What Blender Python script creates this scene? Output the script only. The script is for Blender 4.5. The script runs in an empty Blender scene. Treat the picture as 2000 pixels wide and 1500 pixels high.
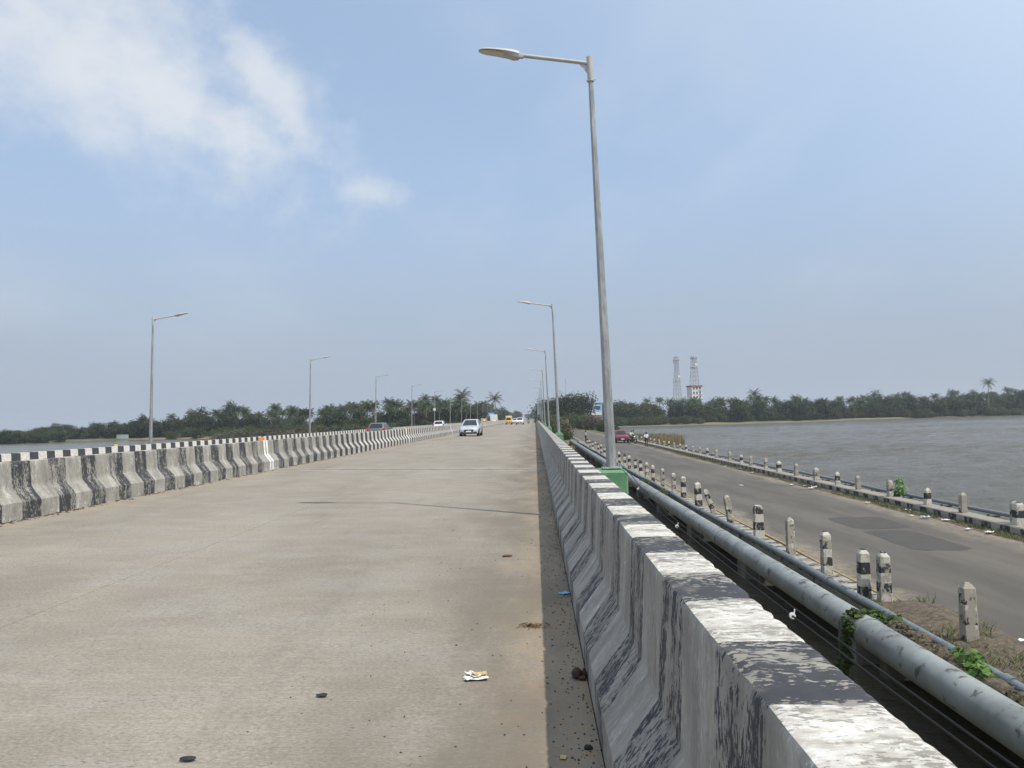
import bpy, bmesh, math, random
import numpy as np
from mathutils import Vector, Matrix, Euler, noise as mnoise

random.seed(7)
RNG = np.random.default_rng(7)
SC = bpy.context.scene
COL = SC.collection
R = math.radians

# ------------------------------------------------------------------ camera
EYE = Vector((0.0, 0.0, 1.6))
cam = bpy.data.cameras.new('camera')
cam.sensor_width = 36.0
cam.lens = 1502 * 36 / 2000
cam.clip_start = 0.05
cam.clip_end = 12000
camo = bpy.data.objects.new('camera', cam)
COL.objects.link(camo)
ROLL = R(1.5)
yc = Vector((45, -66, -1502)).normalized()             # the bridge's direction seen from the camera
zc = Vector((-math.sin(ROLL), math.cos(ROLL), 0))
zc = (zc - yc * zc.dot(yc)).normalized()
xc = yc.cross(zc)
camo.matrix_world = Matrix((xc, yc, zc)).to_4x4()
camo.location = EYE
SC.camera = camo

# ------------------------------------------------------------------ light
SUN_DIR = Vector((3.77, -2.6, 7.3)).normalized()
SUN_EL = math.asin(SUN_DIR.z)
SUN_AZ = math.atan2(SUN_DIR.x, SUN_DIR.y)               # clockwise from +Y
sun = bpy.data.lights.new('sun', 'SUN')
sun.energy = 3.9
sun.angle = R(0.8)
sun.color = (1.0, 0.93, 0.82)
suno = bpy.data.objects.new('sun', sun)
COL.objects.link(suno)
suno.rotation_euler = SUN_DIR.to_track_quat('Z', 'Y').to_euler()

SC.view_settings.view_transform = 'Standard'
SC.view_settings.look = 'None'
SC.view_settings.gamma = 1.0
SC.view_settings.exposure = 0.0
SC.view_settings.use_curve_mapping = False
SC.render.engine = 'CYCLES'
SC.cycles.use_denoising = True
SC.cycles.max_bounces = 6
SC.cycles.volume_bounces = 0
SC.cycles.transparent_max_bounces = 8


def nd(nt, typ, ins=None, **props):
    n = nt.nodes.new(typ)
    for k, v in props.items():
        setattr(n, k, v)
    for k, v in (ins or {}).items():
        s = n.inputs[k]
        if isinstance(v, bpy.types.NodeSocket):
            nt.links.new(v, s)
        else:
            if s.type == 'RGBA' and len(v) == 3:
                v = (*v, 1)
            s.default_value = v
    return n


def math_(nt, op, a, b=0.0, c=0.0, clamp=False):
    return nd(nt, 'ShaderNodeMath', {0: a, 1: b, 2: c}, operation=op, use_clamp=clamp).outputs[0]


def mix_(nt, f, a, b, blend='MIX'):
    n = nd(nt, 'ShaderNodeMix', data_type='RGBA', blend_type=blend)
    for i, v in ((0, f), (6, a), (7, b)):
        s = n.inputs[i]
        if isinstance(v, bpy.types.NodeSocket):
            nt.links.new(v, s)
        else:
            s.default_value = (*v, 1) if (i > 0 and len(v) == 3) else v
    return n.outputs[2]


def step_(nt, x, lo, hi, a=0.0, b=1.0):
    n = nd(nt, 'ShaderNodeMapRange', {0: x, 1: lo, 2: hi, 3: a, 4: b}, interpolation_type='SMOOTHSTEP')
    return n.outputs[0]


def noise_(nt, vec, scale, detail=4, rough=0.55, **kw):
    n = nd(nt, 'ShaderNodeTexNoise', {'Vector': vec, 'Scale': scale, 'Detail': detail, 'Roughness': rough}, **kw)
    return n.outputs[0]


def scaled(nt, vec, s, off=(0, 0, 0)):
    return nd(nt, 'ShaderNodeMapping', {'Vector': vec, 'Scale': s, 'Location': off}).outputs[0]


# ------------------------------------------------------------------ sky
def build_world():
    w = bpy.data.worlds.new('World')
    SC.world = w
    w.use_nodes = True
    nt = w.node_tree
    nt.nodes.clear()
    out = nd(nt, 'ShaderNodeOutputWorld')
    bg = nd(nt, 'ShaderNodeBackground', {'Strength': 0.11})
    nt.links.new(bg.outputs[0], out.inputs[0])
    sky = nd(nt, 'ShaderNodeTexSky', sky_type='NISHITA', sun_disc=False, sun_elevation=SUN_EL,
             sun_rotation=SUN_AZ, altitude=0, air_density=1.3, dust_density=2.2, ozone_density=1.5)
    d = nd(nt, 'ShaderNodeTexCoord').outputs['Generated']
    sep = nd(nt, 'ShaderNodeSeparateXYZ', {0: d})
    z = math_(nt, 'MAXIMUM', sep.outputs[2], 0.0)
    # hazy air: milky blue veil high up, greyer low down
    veil = step_(nt, z, 0.0, 0.55, 0.80, 0.62)
    col = mix_(nt, veil, sky.outputs[0], (4.35, 5.85, 8.25))
    hz = step_(nt, z, 0.0, 0.34, 1.0, 0.0)
    col = mix_(nt, math_(nt, 'MULTIPLY', hz, 0.92), col, (3.80, 4.35, 5.10))
    # brighter haze towards the sun
    sd = nd(nt, 'ShaderNodeVectorMath', {0: d, 1: tuple(SUN_DIR)}, operation='DOT_PRODUCT').outputs['Value']
    col = mix_(nt, math_(nt, 'MULTIPLY', step_(nt, sd, 0.0, 0.70), 0.92), col, (7.6, 8.7, 10.0))
    # thin broken cloud seen as a layer overhead
    inv = math_(nt, 'DIVIDE', 1.0, math_(nt, 'ADD', z, 0.22))
    pl = nd(nt, 'ShaderNodeVectorMath', {0: d, 'Scale': inv}, operation='SCALE').outputs[0]
    wis = noise_(nt, scaled(nt, pl, (0.9, 0.55, 0.5), (2.1, 0.3, 0)), 1.6, 7, 0.55)
    thin = math_(nt, 'MULTIPLY', step_(nt, wis, 0.40, 0.80), step_(nt, z, 0.02, 0.3))
    col = mix_(nt, math_(nt, 'MULTIPLY', thin, 0.50), col, (6.3, 6.9, 7.7))
    # the brighter clouds
    fl = noise_(nt, scaled(nt, d, (1, 1, 1.3)), 6.0, 8, 0.60)
    fl2 = noise_(nt, scaled(nt, d, (1, 1, 1.2), (3, 1, 0)), 17.0, 6, 0.60)
    warp = math_(nt, 'ADD', math_(nt, 'MULTIPLY', math_(nt, 'SUBTRACT', fl, 0.5), 2.2),
                 math_(nt, 'MULTIPLY', math_(nt, 'SUBTRACT', fl2, 0.5), 1.5))
    tot = None
    # direction of the middle, long-axis direction, half length, half width, opacity
    for c, ax, la, lb, op in CLOUDS:
        c = Vector(c).normalized()
        ax = Vector(ax)
        ax = (ax - c * ax.dot(c)).normalized()
        bx = c.cross(ax)
        rel = nd(nt, 'ShaderNodeVectorMath', {0: d, 1: tuple(c)}, operation='SUBTRACT').outputs[0]
        pa = nd(nt, 'ShaderNodeVectorMath', {0: rel, 1: tuple(ax / la)}, operation='DOT_PRODUCT').outputs['Value']
        pb = nd(nt, 'ShaderNodeVectorMath', {0: rel, 1: tuple(bx / lb)}, operation='DOT_PRODUCT').outputs['Value']
        front = nd(nt, 'ShaderNodeVectorMath', {0: d, 1: tuple(c)}, operation='DOT_PRODUCT').outputs['Value']
        r = math_(nt, 'SQRT', math_(nt, 'ADD', math_(nt, 'MULTIPLY', pa, pa), math_(nt, 'MULTIPLY', pb, pb)))
        e = math_(nt, 'SUBTRACT', r, warp)
        m = math_(nt, 'MULTIPLY', step_(nt, e, 0.05, 1.55, 1.0, 0.0), step_(nt, front, 0.3, 0.6))
        m = math_(nt, 'MULTIPLY', m, op)
        tot = m if tot is None else math_(nt, 'SUBTRACT', math_(nt, 'ADD', tot, m), math_(nt, 'MULTIPLY', tot, m))
    col = mix_(nt, tot, col, (7.0, 7.35, 7.8))
    nt.links.new(col, bg.inputs[0])


def pix_dir(x, y):
    return camo.matrix_world.to_3x3() @ Vector((x - 1000, 750 - y, -1502)).normalized()


CLOUDS = [
    (pix_dir(70, 30), pix_dir(330, 190) - pix_dir(70, 30), 0.26, 0.10, 0.85),
    (pix_dir(330, 190), pix_dir(420, 240) - pix_dir(330, 190), 0.095, 0.036, 0.7),
    (pix_dir(530, 170), pix_dir(620, 300) - pix_dir(530, 170), 0.085, 0.020, 0.62),
    (pix_dir(712, 374), pix_dir(760, 376) - pix_dir(712, 374), 0.036, 0.014, 0.55),
    (pix_dir(10, 610), pix_dir(60, 620) - pix_dir(10, 610), 0.05, 0.025, 0.10),
    ((-0.8, -0.3, 0.6), (0.3, 1, 0.1), 0.35, 0.12, 0.7),
    ((0.2, -0.9, 0.55), (1, 0.2, 0.1), 0.30, 0.10, 0.6),
    ((0.9, 0.1, 0.8), (0.2, 1, 0.0), 0.28, 0.12, 0.5),
]
build_world()

# ------------------------------------------------------------------ mesh helpers
class MB:
    def __init__(self):
        self.v, self.f, self.m, self.cur = [], [], [], 0

    def add(self, vs, fs):
        o = len(self.v)
        self.v.extend([tuple(p) for p in vs])
        for f in fs:
            self.f.append([i + o for i in f])
            self.m.append(self.cur)
        return self

    def box(self, c, s, rot=None):
        h = [x / 2 for x in s]
        vs = [Vector((sx * h[0], sy * h[1], sz * h[2])) for sz in (-1, 1) for sy in (-1, 1) for sx in (-1, 1)]
        if rot is not None:
            m = Euler(rot).to_matrix()
            vs = [m @ p for p in vs]
        c = Vector(c)
        return self.add([p + c for p in vs], [(0, 2, 3, 1), (4, 5, 7, 6), (0, 1, 5, 4), (2, 6, 7, 3), (0, 4, 6, 2), (1, 3, 7, 5)])

    def bev(self, c, s, b):
        """box with chamfered vertical and top edges"""
        hx, hy, hz = s[0] / 2, s[1] / 2, s[2] / 2
        def ring(x, y, k, z):
            return [(-x + k, -y, z), (x - k, -y, z), (x, -y + k, z), (x, y - k, z), (x - k, y, z), (-x + k, y, z), (-x, y - k, z), (-x, -y + k, z)]
        rs = [ring(hx, hy, b, -hz), ring(hx, hy, b, hz - b), ring(hx - b, hy - b, b * .6, hz)]
        return self.loft([[Vector(p) + Vector(c) for p in r] for r in rs], True, True)

    def loft(self, rings, closed=True, caps=False):
        n = len(rings[0])
        vs = [p for r in rings for p in r]
        fs = []
        for i in range(len(rings) - 1):
            for j in range(n if closed else n - 1):
                k = (j + 1) % n
                fs.append((i * n + j, i * n + k, (i + 1) * n + k, (i + 1) * n + j))
        if caps:
            fs.append(tuple(range(n - 1, -1, -1)))
            fs.append(tuple((len(rings) - 1) * n + j for j in range(n)))
        return self.add(vs, fs)

    def tube(self, pts, rad, seg=8, caps=True, phase=0.0):
        pts = [Vector(p) for p in pts]
        if not hasattr(rad, '__len__'):
            rad = [rad] * len(pts)
        rings = []
        up = None
        for i, p in enumerate(pts):
            t = (pts[min(i + 1, len(pts) - 1)] - pts[max(i - 1, 0)]).normalized()
            if up is None:
                up = Vector((0, 0, 1)) if abs(t.z) < 0.9 else Vector((0, 1, 0))
            a = t.cross(up)
            if a.length < 1e-5:
                a = t.orthogonal()
            a.normalize()
            b = a.cross(t)
            up = b
            rings.append([p + (a * math.cos(phase + 2 * math.pi * k / seg) + b * math.sin(phase + 2 * math.pi * k / seg)) * rad[i] for k in range(seg)])
        return self.loft(rings, True, caps)

    def disc(self, c, axis, prof, seg=16):
        """solid of revolution: prof = [(distance along axis, radius)]"""
        c, axis = Vector(c), Vector(axis).normalized()
        a = axis.orthogonal().normalized()
        b = axis.cross(a)
        rings = [[c + axis * h + (a * math.cos(2 * math.pi * k / seg) + b * math.sin(2 * math.pi * k / seg)) * r for k in range(seg)] for h, r in prof]
        return self.loft(rings, True, True)

    def ball(self, c, r, seg=8, rings=6):
        r = Vector(r) if hasattr(r, '__len__') else Vector((r, r, r))
        c = Vector(c)
        rs = []
        for i in range(rings + 1):
            t = math.pi * (i + 0.02) / (rings + .04)
            rs.append([c + Vector((math.sin(t) * math.cos(2 * math.pi * k / seg) * r.x, math.sin(t) * math.sin(2 * math.pi * k / seg) * r.y, -math.cos(t) * r.z)) for k in range(seg)])
        return self.loft(rs, True, True)

    def mesh(self, name, mats, smooth=None):
        me = bpy.data.meshes.new(name)
        me.from_pydata(self.v, [], self.f)
        mats = mats if isinstance(mats, (list, tuple)) else [mats]
        for m in mats:
            me.materials.append(m)
        if len(mats) > 1:
            me.polygons.foreach_set('material_index', self.m)
        if smooth is not None:
            me.polygons.foreach_set('use_smooth', [True] * len(me.polygons))
            me.set_sharp_from_angle(angle=R(smooth))
        me.update()
        return me

    def build(self, name, mats, parent=None, smooth=None, loc=None):
        return link(name, self.mesh(name, mats, smooth), parent, loc)


def link(name, me, parent=None, loc=None):
    o = bpy.data.objects.new(name, me)
    COL.objects.link(o)
    if parent is not None:
        o.parent = parent
    if loc is not None:
        o.location = loc
    return o


def tag(o, label=None, cat=None, group=None, kind=None):
    if label: o['label'] = label
    if cat: o['category'] = cat
    if group: o['group'] = group
    if kind: o['kind'] = kind
    return o


def thing(name, label, cat, loc=(0, 0, 0), rz=0.0, group=None):
    o = bpy.data.objects.new(name, None)
    o.empty_display_size = 0.2
    COL.objects.link(o)
    o.location = loc
    o.rotation_euler = (0, 0, rz)
    return tag(o, label, cat, group)


def dup(root, loc=None, rot=None, scale=None, label=None, group=None):
    r = root.copy()
    COL.objects.link(r)
    if loc is not None: r.location = loc
    if rot is not None: r.rotation_euler = rot
    if scale is not None: r.scale = scale
    if label: r['label'] = label
    if group: r['group'] = group
    for ch in list(root.children):
        c = ch.copy()
        COL.objects.link(c)
        c.parent = r
        for g in list(ch.children):
            k = g.copy()
            COL.objects.link(k)
            k.parent = c
    return r


ORD = ['nearest', 'second', 'third', 'fourth', 'fifth', 'sixth', 'seventh', 'eighth', 'ninth', 'tenth', 'eleventh', 'twelfth',
       'thirteenth', 'fourteenth', 'fifteenth', 'sixteenth', 'seventeenth', 'eighteenth', 'nineteenth', 'twentieth',
       'twenty-first', 'twenty-second', 'twenty-third', 'twenty-fourth', 'twenty-fifth', 'twenty-sixth', 'twenty-seventh',
       'twenty-eighth', 'twenty-ninth', 'thirtieth', 'thirty-first', 'thirty-second', 'thirty-third', 'thirty-fourth', 'thirty-fifth']

# ------------------------------------------------------------------ materials
def new_mat(name):
    m = bpy.data.materials.new(name)
    m.use_nodes = True
    nt = m.node_tree
    nt.nodes.clear()
    out = nd(nt, 'ShaderNodeOutputMaterial')
    bs = nd(nt, 'ShaderNodeBsdfPrincipled')
    nt.links.new(bs.outputs[0], out.inputs[0])
    return m, nt, bs


def pm(name, col, rough=0.7, metal=0.0, var=0.18, scale=6.0, bump=0.0, world=False, stretch=(1, 1, 1), spec=0.5, dirt=None, coat=0.0):
    """plain material: base colour with blotchy variation, roughness variation and fine relief"""
    m, nt, bs = new_mat(name)
    tc = nd(nt, 'ShaderNodeNewGeometry').outputs['Position'] if world else nd(nt, 'ShaderNodeTexCoord').outputs['Object']
    v = scaled(nt, tc, stretch)
    n = noise_(nt, v, scale, 6, 0.6)
    f = step_(nt, n, 0.25, 0.75, 1 - var, 1 + var)
    c = nd(nt, 'ShaderNodeVectorMath', {0: tuple(col), 'Scale': f}, operation='SCALE').outputs[0]
    if dirt:
        dcol, amount = dirt
        n2 = noise_(nt, v, scale * 2.3, 7, 0.65)
        c = mix_(nt, step_(nt, n2, 0.62 - amount * 0.3, 0.70 - amount * 0.3), c, dcol)
    nt.links.new(c, bs.inputs['Base Color'])
    bs.inputs['Metallic'].default_value = metal
    nt.links.new(step_(nt, n, 0.2, 0.8, max(0.02, rough - 0.12), min(1, rough + 0.12)), bs.inputs['Roughness'])
    bs.inputs['Specular IOR Level'].default_value = spec
    bs.inputs['Coat Weight'].default_value = coat
    if bump:
        nb = noise_(nt, v, scale * 5, 5, 0.6)
        b = nd(nt, 'ShaderNodeBump', {'Height': nb, 'Strength': bump, 'Distance': 0.01})
        nt.links.new(b.outputs[0], bs.inputs['Normal'])
    return m


def barrier_mat(name, cov, phase, seed, fade=None, period=0.96, conc=(0.30, 0.295, 0.275), fresh=None, toe=None):
    """concrete barrier painted in black and white bands along Y; cov = wear thresholds (top white, top black, face white, face black)"""
    m, nt, bs = new_mat(name)
    g = nd(nt, 'ShaderNodeNewGeometry')
    pos = g.outputs['Position']
    sp = nd(nt, 'ShaderNodeSeparateXYZ', {0: pos})
    sn = nd(nt, 'ShaderNodeSeparateXYZ', {0: g.outputs['True Normal']})
    jit = noise_(nt, pos, 14, 3)
    y = math_(nt, 'MULTIPLY_ADD', math_(nt, 'SUBTRACT', jit, 0.5), 0.025, sp.outputs[1])
    fr = math_(nt, 'FRACT', math_(nt, 'MULTIPLY_ADD', y, 1 / period, phase))
    black = math_(nt, 'LESS_THAN', fr, 0.5)
    top = step_(nt, sn.outputs[2], 0.72, 0.8)
    st = scaled(nt, pos, (22, 58, 20), (seed, 0, 0))
    n1 = noise_(nt, st, 1.0, 8, 0.68)
    tp = scaled(nt, pos, (24, 54, 24), (seed, 3, 0))
    n1t = noise_(nt, tp, 1.0, 8, 0.66)
    n2 = noise_(nt, scaled(nt, pos, (1, 2.2, .7), (seed, 7, 0)), 3.4, 4, 0.5)
    nn = math_(nt, 'MULTIPLY_ADD', top, math_(nt, 'SUBTRACT', n1t, n1), n1)
    wear = math_(nt, 'ADD', math_(nt, 'MULTIPLY', nn, 0.62), math_(nt, 'MULTIPLY', n2, 0.38))
    tw, tb, fw, fb = cov
    if toe is not None:                                        # paint kept better on the upright foot
        low = step_(nt, math_(nt, 'ADD', sp.outputs[2], 0), toe[0], toe[0] + 0.03, 1.0, 0.0)
        fwv = math_(nt, 'MULTIPLY_ADD', low, toe[1] - fw, fw)
    else:
        fwv = fw
    t_top = math_(nt, 'MULTIPLY_ADD', black, tb - tw, tw)
    bsub = math_(nt, 'SUBTRACT', fb, fwv)
    t_face = math_(nt, 'MULTIPLY_ADD', black, bsub, fwv)
    t = math_(nt, 'MULTIPLY_ADD', top, math_(nt, 'SUBTRACT', t_top, t_face), t_face)
    if fresh is not None:                                      # a stretch repainted more recently
        fz = math_(nt, 'MULTIPLY', step_(nt, sp.outputs[1], fresh[0], fresh[1]), fresh[2])
        t = math_(nt, 'SUBTRACT', t, fz)
    if fade is not None:
        fo = math_(nt, 'MULTIPLY', step_(nt, sp.outputs[1], fade[0], fade[1]), 0.4)
        t = math_(nt, 'ADD', t, fo)
    dlt = math_(nt, 'SUBTRACT', wear, t)
    paint = step_(nt, dlt, -0.008, 0.008)
    pw = mix_(nt, step_(nt, noise_(nt, scaled(nt, pos, (1, 2, 1)), 13, 8, 0.75), 0.36, 0.62), (0.66, 0.65, 0.62), (0.40, 0.37, 0.32))
    pb = mix_(nt, noise_(nt, pos, 9, 5), (0.02, 0.021, 0.026), (0.055, 0.057, 0.066))
    pcol = mix_(nt, black, pw, pb)
    cb = noise_(nt, scaled(nt, pos, (4, 6, 2.2), (seed, 1, 0)), 1.0, 8, 0.65)
    cf = noise_(nt, pos, 60, 4, 0.7)
    cc = mix_(nt, step_(nt, cb, 0.3, 0.7), tuple(c * 0.72 for c in conc), tuple(c * 1.22 for c in conc))
    cc = mix_(nt, math_(nt, 'MULTIPLY', step_(nt, cf, 0.45, 0.7), 0.25), cc, (0.16, 0.155, 0.14))
    # pale bloom where white wash has thinned to a film
    film = math_(nt, 'MULTIPLY', math_(nt, 'MULTIPLY', math_(nt, 'SUBTRACT', 1.0, black), step_(nt, wear, 0.46, 0.62)), 0.32)
    cc = mix_(nt, film, cc, (0.55, 0.54, 0.5))
    col = mix_(nt, paint, cc, pcol)
    grime = math_(nt, 'MULTIPLY', step_(nt, noise_(nt, pos, 3.1, 7, 0.65), 0.55, 0.75), math_(nt, 'MULTIPLY', top, 0.5))
    col = mix_(nt, grime, col, (0.25, 0.21, 0.16))
    nt.links.new(col, bs.inputs['Base Color'])
    bs.inputs['Roughness'].default_value = 0.82
    h = math_(nt, 'ADD', math_(nt, 'MULTIPLY', paint, 0.35), math_(nt, 'ADD', math_(nt, 'MULTIPLY', cf, 0.5), n1))
    b = nd(nt, 'ShaderNodeBump', {'Height': h, 'Strength': 0.35, 'Distance': 0.008})
    nt.links.new(b.outputs[0], bs.inputs['Normal'])
    return m


def deck_mat():
    m, nt, bs = new_mat('deck_concrete')
    pos = nd(nt, 'ShaderNodeNewGeometry').outputs['Position']
    sp = nd(nt, 'ShaderNodeSeparateXYZ', {0: pos})
    big = noise_(nt, scaled(nt, pos, (0.5, 0.16, 1)), 1.0, 5, 0.55)
    mid = noise_(nt, scaled(nt, pos, (0.7, 1.3, 1), (4, 0, 0)), 1.6, 9, 0.68)
    fine = noise_(nt, scaled(nt, pos, (1, 1.6, 1)), 38, 6, 0.75)
    tine = noise_(nt, scaled(nt, pos, (1.1, 46, 1), (0, 2, 0)), 1.0, 4, 0.6)
    c = mix_(nt, step_(nt, big, 0.3, 0.7), (0.222, 0.195, 0.158), (0.300, 0.266, 0.220))
    c = mix_(nt, math_(nt, 'MULTIPLY', step_(nt, mid, 0.42, 0.7), 0.34), c, (0.205, 0.182, 0.150))
    c = mix_(nt, math_(nt, 'MULTIPLY', step_(nt, mid, 0.58, 0.32), 0.22), c, (0.38, 0.345, 0.295))
    c = mix_(nt, math_(nt, 'MULTIPLY', step_(nt, fine, 0.49, 0.62), 0.55), c, (0.135, 0.120, 0.098))
    c = mix_(nt, math_(nt, 'MULTIPLY', step_(nt, fine, 0.47, 0.36), 0.48), c, (0.43, 0.39, 0.33))
    dots = step_(nt, noise_(nt, scaled(nt, pos, (1, 1.4, 1), (8, 8, 0)), 70, 3, 0.6), 0.63, 0.69)
    c = mix_(nt, math_(nt, 'MULTIPLY', dots, 0.6), c, (0.09, 0.082, 0.07))
    c = mix_(nt, math_(nt, 'MULTIPLY', step_(nt, tine, 0.40, 0.64), 0.22), c, (0.165, 0.148, 0.125))
    # rain-worn patches where the laitance is gone and dark pits show
    pm_ = step_(nt, noise_(nt, scaled(nt, pos, (0.8, 1.1, 1), (1.7, 0.4, 0)), 0.9, 3), 0.49, 0.62)
    pit = step_(nt, noise_(nt, scaled(nt, pos, (1, 2.6, 1)), 26, 5, 0.7), 0.57, 0.64)
    c = mix_(nt, math_(nt, 'MULTIPLY', pm_, 0.25), c, (0.33, 0.315, 0.285))
    c = mix_(nt, math_(nt, 'MULTIPLY', math_(nt, 'MULTIPLY', pm_, pit), 0.85), c, (0.075, 0.07, 0.062))
    # old spills and tyre smears
    sm = step_(nt, noise_(nt, scaled(nt, pos, (1.5, 0.22, 1), (6, 3, 0)), 1.0, 6, 0.62), 0.56, 0.70)
    c = mix_(nt, math_(nt, 'MULTIPLY', sm, 0.30), c, (0.16, 0.148, 0.13))
    # blown dust gathered along the kerbs
    wob = math_(nt, 'MULTIPLY_ADD', noise_(nt, scaled(nt, pos, (1, 0.7, 1)), 1.6, 6, 0.65), 0.9, -0.45)
    ex = math_(nt, 'ADD', sp.outputs[0], wob)
    dust = math_(nt, 'MULTIPLY', step_(nt, ex, -0.55, 0.10), step_(nt, noise_(nt, pos, 9, 6, 0.7), 0.3, 0.66))
    c = mix_(nt, math_(nt, 'MULTIPLY', dust, 0.82), c, (0.30, 0.222, 0.142))
    dust2 = math_(nt, 'MULTIPLY', step_(nt, ex, -7.2, -8.2), step_(nt, noise_(nt, pos, 5, 6, 0.7), 0.35, 0.7))
    c = mix_(nt, math_(nt, 'MULTIPLY', dust2, 0.6), c, (0.33, 0.27, 0.19))
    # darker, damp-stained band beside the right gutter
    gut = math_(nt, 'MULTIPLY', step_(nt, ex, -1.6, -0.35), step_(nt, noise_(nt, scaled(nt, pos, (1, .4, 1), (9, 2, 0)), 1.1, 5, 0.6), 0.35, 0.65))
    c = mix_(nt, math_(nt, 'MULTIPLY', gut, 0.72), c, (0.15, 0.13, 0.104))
    nt.links.new(c, bs.inputs['Base Color'])
    bs.inputs['Roughness'].default_value = 0.88
    bs.inputs['Specular IOR Level'].default_value = 0.3
    h = math_(nt, 'ADD', math_(nt, 'MULTIPLY', tine, 0.6), math_(nt, 'MULTIPLY', fine, 0.7))
    b = nd(nt, 'ShaderNodeBump', {'Height': h, 'Strength': 0.35, 'Distance': 0.006})
    nt.links.new(b.outputs[0], bs.inputs['Normal'])
    return m


def asphalt_mat():
    m, nt, bs = new_mat('old_asphalt')
    pos = nd(nt, 'ShaderNodeNewGeometry').outputs['Position']
    sp = nd(nt, 'ShaderNodeSeparateXYZ', {0: pos})
    big = noise_(nt, scaled(nt, pos, (0.8, 0.12, 1)), 1.0, 5, 0.6)
    mid = noise_(nt, scaled(nt, pos, (1, 0.3, 1)), 2.2, 6, 0.65)
    fine = noise_(nt, pos, 55, 4, 0.7)
    c = mix_(nt, step_(nt, big, 0.32, 0.68), (0.068, 0.060, 0.050), (0.112, 0.099, 0.083))
    c = mix_(nt, math_(nt, 'MULTIPLY', step_(nt, mid, 0.5, 0.72), 0.5), c, (0.07, 0.064, 0.058))
    c = mix_(nt, math_(nt, 'MULTIPLY', step_(nt, fine, 0.5, 0.7), 0.3), c, (0.20, 0.18, 0.153))
    wob = math_(nt, 'MULTIPLY_ADD', noise_(nt, scaled(nt, pos, (1, 0.5, 1)), 0.8, 6, 0.65), 2.4, -1.2)
    ex = math_(nt, 'ADD', sp.outputs[0], wob)
    edge = math_(nt, 'MAXIMUM', step_(nt, ex, 11.7, 12.9), step_(nt, ex, 7.5, 6.6))
    edge = math_(nt, 'MULTIPLY', edge, step_(nt, noise_(nt, pos, 6, 6, 0.7), 0.3, 0.6))
    c = mix_(nt, math_(nt, 'MULTIPLY', edge, 0.65), c, (0.30, 0.25, 0.18))
    nt.links.new(c, bs.inputs['Base Color'])
    bs.inputs['Roughness'].default_value = 0.85
    b = nd(nt, 'ShaderNodeBump', {'Height': fine, 'Strength': 0.4, 'Distance': 0.008})
    nt.links.new(b.outputs[0], bs.inputs['Normal'])
    return m


def water_mat():
    m, nt, bs = new_mat('river_water')
    pos = nd(nt, 'ShaderNodeNewGeometry').outputs['Position']
    bs.inputs['Base Color'].default_value = (0.118, 0.106, 0.078, 1)
    bs.inputs['IOR'].default_value = 1.333
    sp = nd(nt, 'ShaderNodeSeparateXYZ', {0: pos})
    gust = noise_(nt, scaled(nt, pos, (0.010, 0.035, 1)), 1.0, 4, 0.6)
    nt.links.new(step_(nt, gust, 0.3, 0.7, 0.09, 0.2), bs.inputs['Roughness'])
    a = noise_(nt, scaled(nt, pos, (0.8, 0.5, 1)), 1.0, 7, 0.68)
    bq = noise_(nt, scaled(nt, pos, (1.9, 3.4, 1), (3, 1, 0)), 1.0, 5, 0.65)
    h = math_(nt, 'ADD', math_(nt, 'MULTIPLY', a, 1.0), math_(nt, 'MULTIPLY', bq, 0.45))
    h = math_(nt, 'MULTIPLY', h, step_(nt, gust, 0.25, 0.75, 0.55, 1.1))
    open_ = step_(nt, sp.outputs[0], 2.0, 16.0, 0.25, 1.0)
    h = math_(nt, 'MULTIPLY', h, open_)
    b = nd(nt, 'ShaderNodeBump', {'Height': h, 'Strength': 1.0, 'Distance': 0.7})
    nt.links.new(b.outputs[0], bs.inputs['Normal'])
    return m


def land_mat():
    m, nt, bs = new_mat('bank_soil')
    pos = nd(nt, 'ShaderNodeNewGeometry').outputs['Position']
    sp = nd(nt, 'ShaderNodeSeparateXYZ', {0: pos})
    a = noise_(nt, pos, 0.12, 6, 0.6)
    b_ = noise_(nt, pos, 0.9, 6, 0.65)
    c = mix_(nt, step_(nt, a, 0.38, 0.62), (0.075, 0.085, 0.038), (0.135, 0.112, 0.065))
    c = mix_(nt, math_(nt, 'MULTIPLY', step_(nt, b_, 0.45, 0.65), 0.6), c, (0.09, 0.085, 0.045))
    sand = math_(nt, 'MULTIPLY', step_(nt, sp.outputs[2], -2.55, -2.9), step_(nt, a, 0.35, 0.6))
    c = mix_(nt, math_(nt, 'MULTIPLY', sand, 0.8), c, (0.25, 0.185, 0.11))
    nt.links.new(c, bs.inputs['Base Color'])
    bs.inputs['Roughness'].default_value = 0.95
    b = nd(nt, 'ShaderNodeBump', {'Height': b_, 'Strength': 0.6, 'Distance': 0.2})
    nt.links.new(b.outputs[0], bs.inputs['Normal'])
    return m


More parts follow.
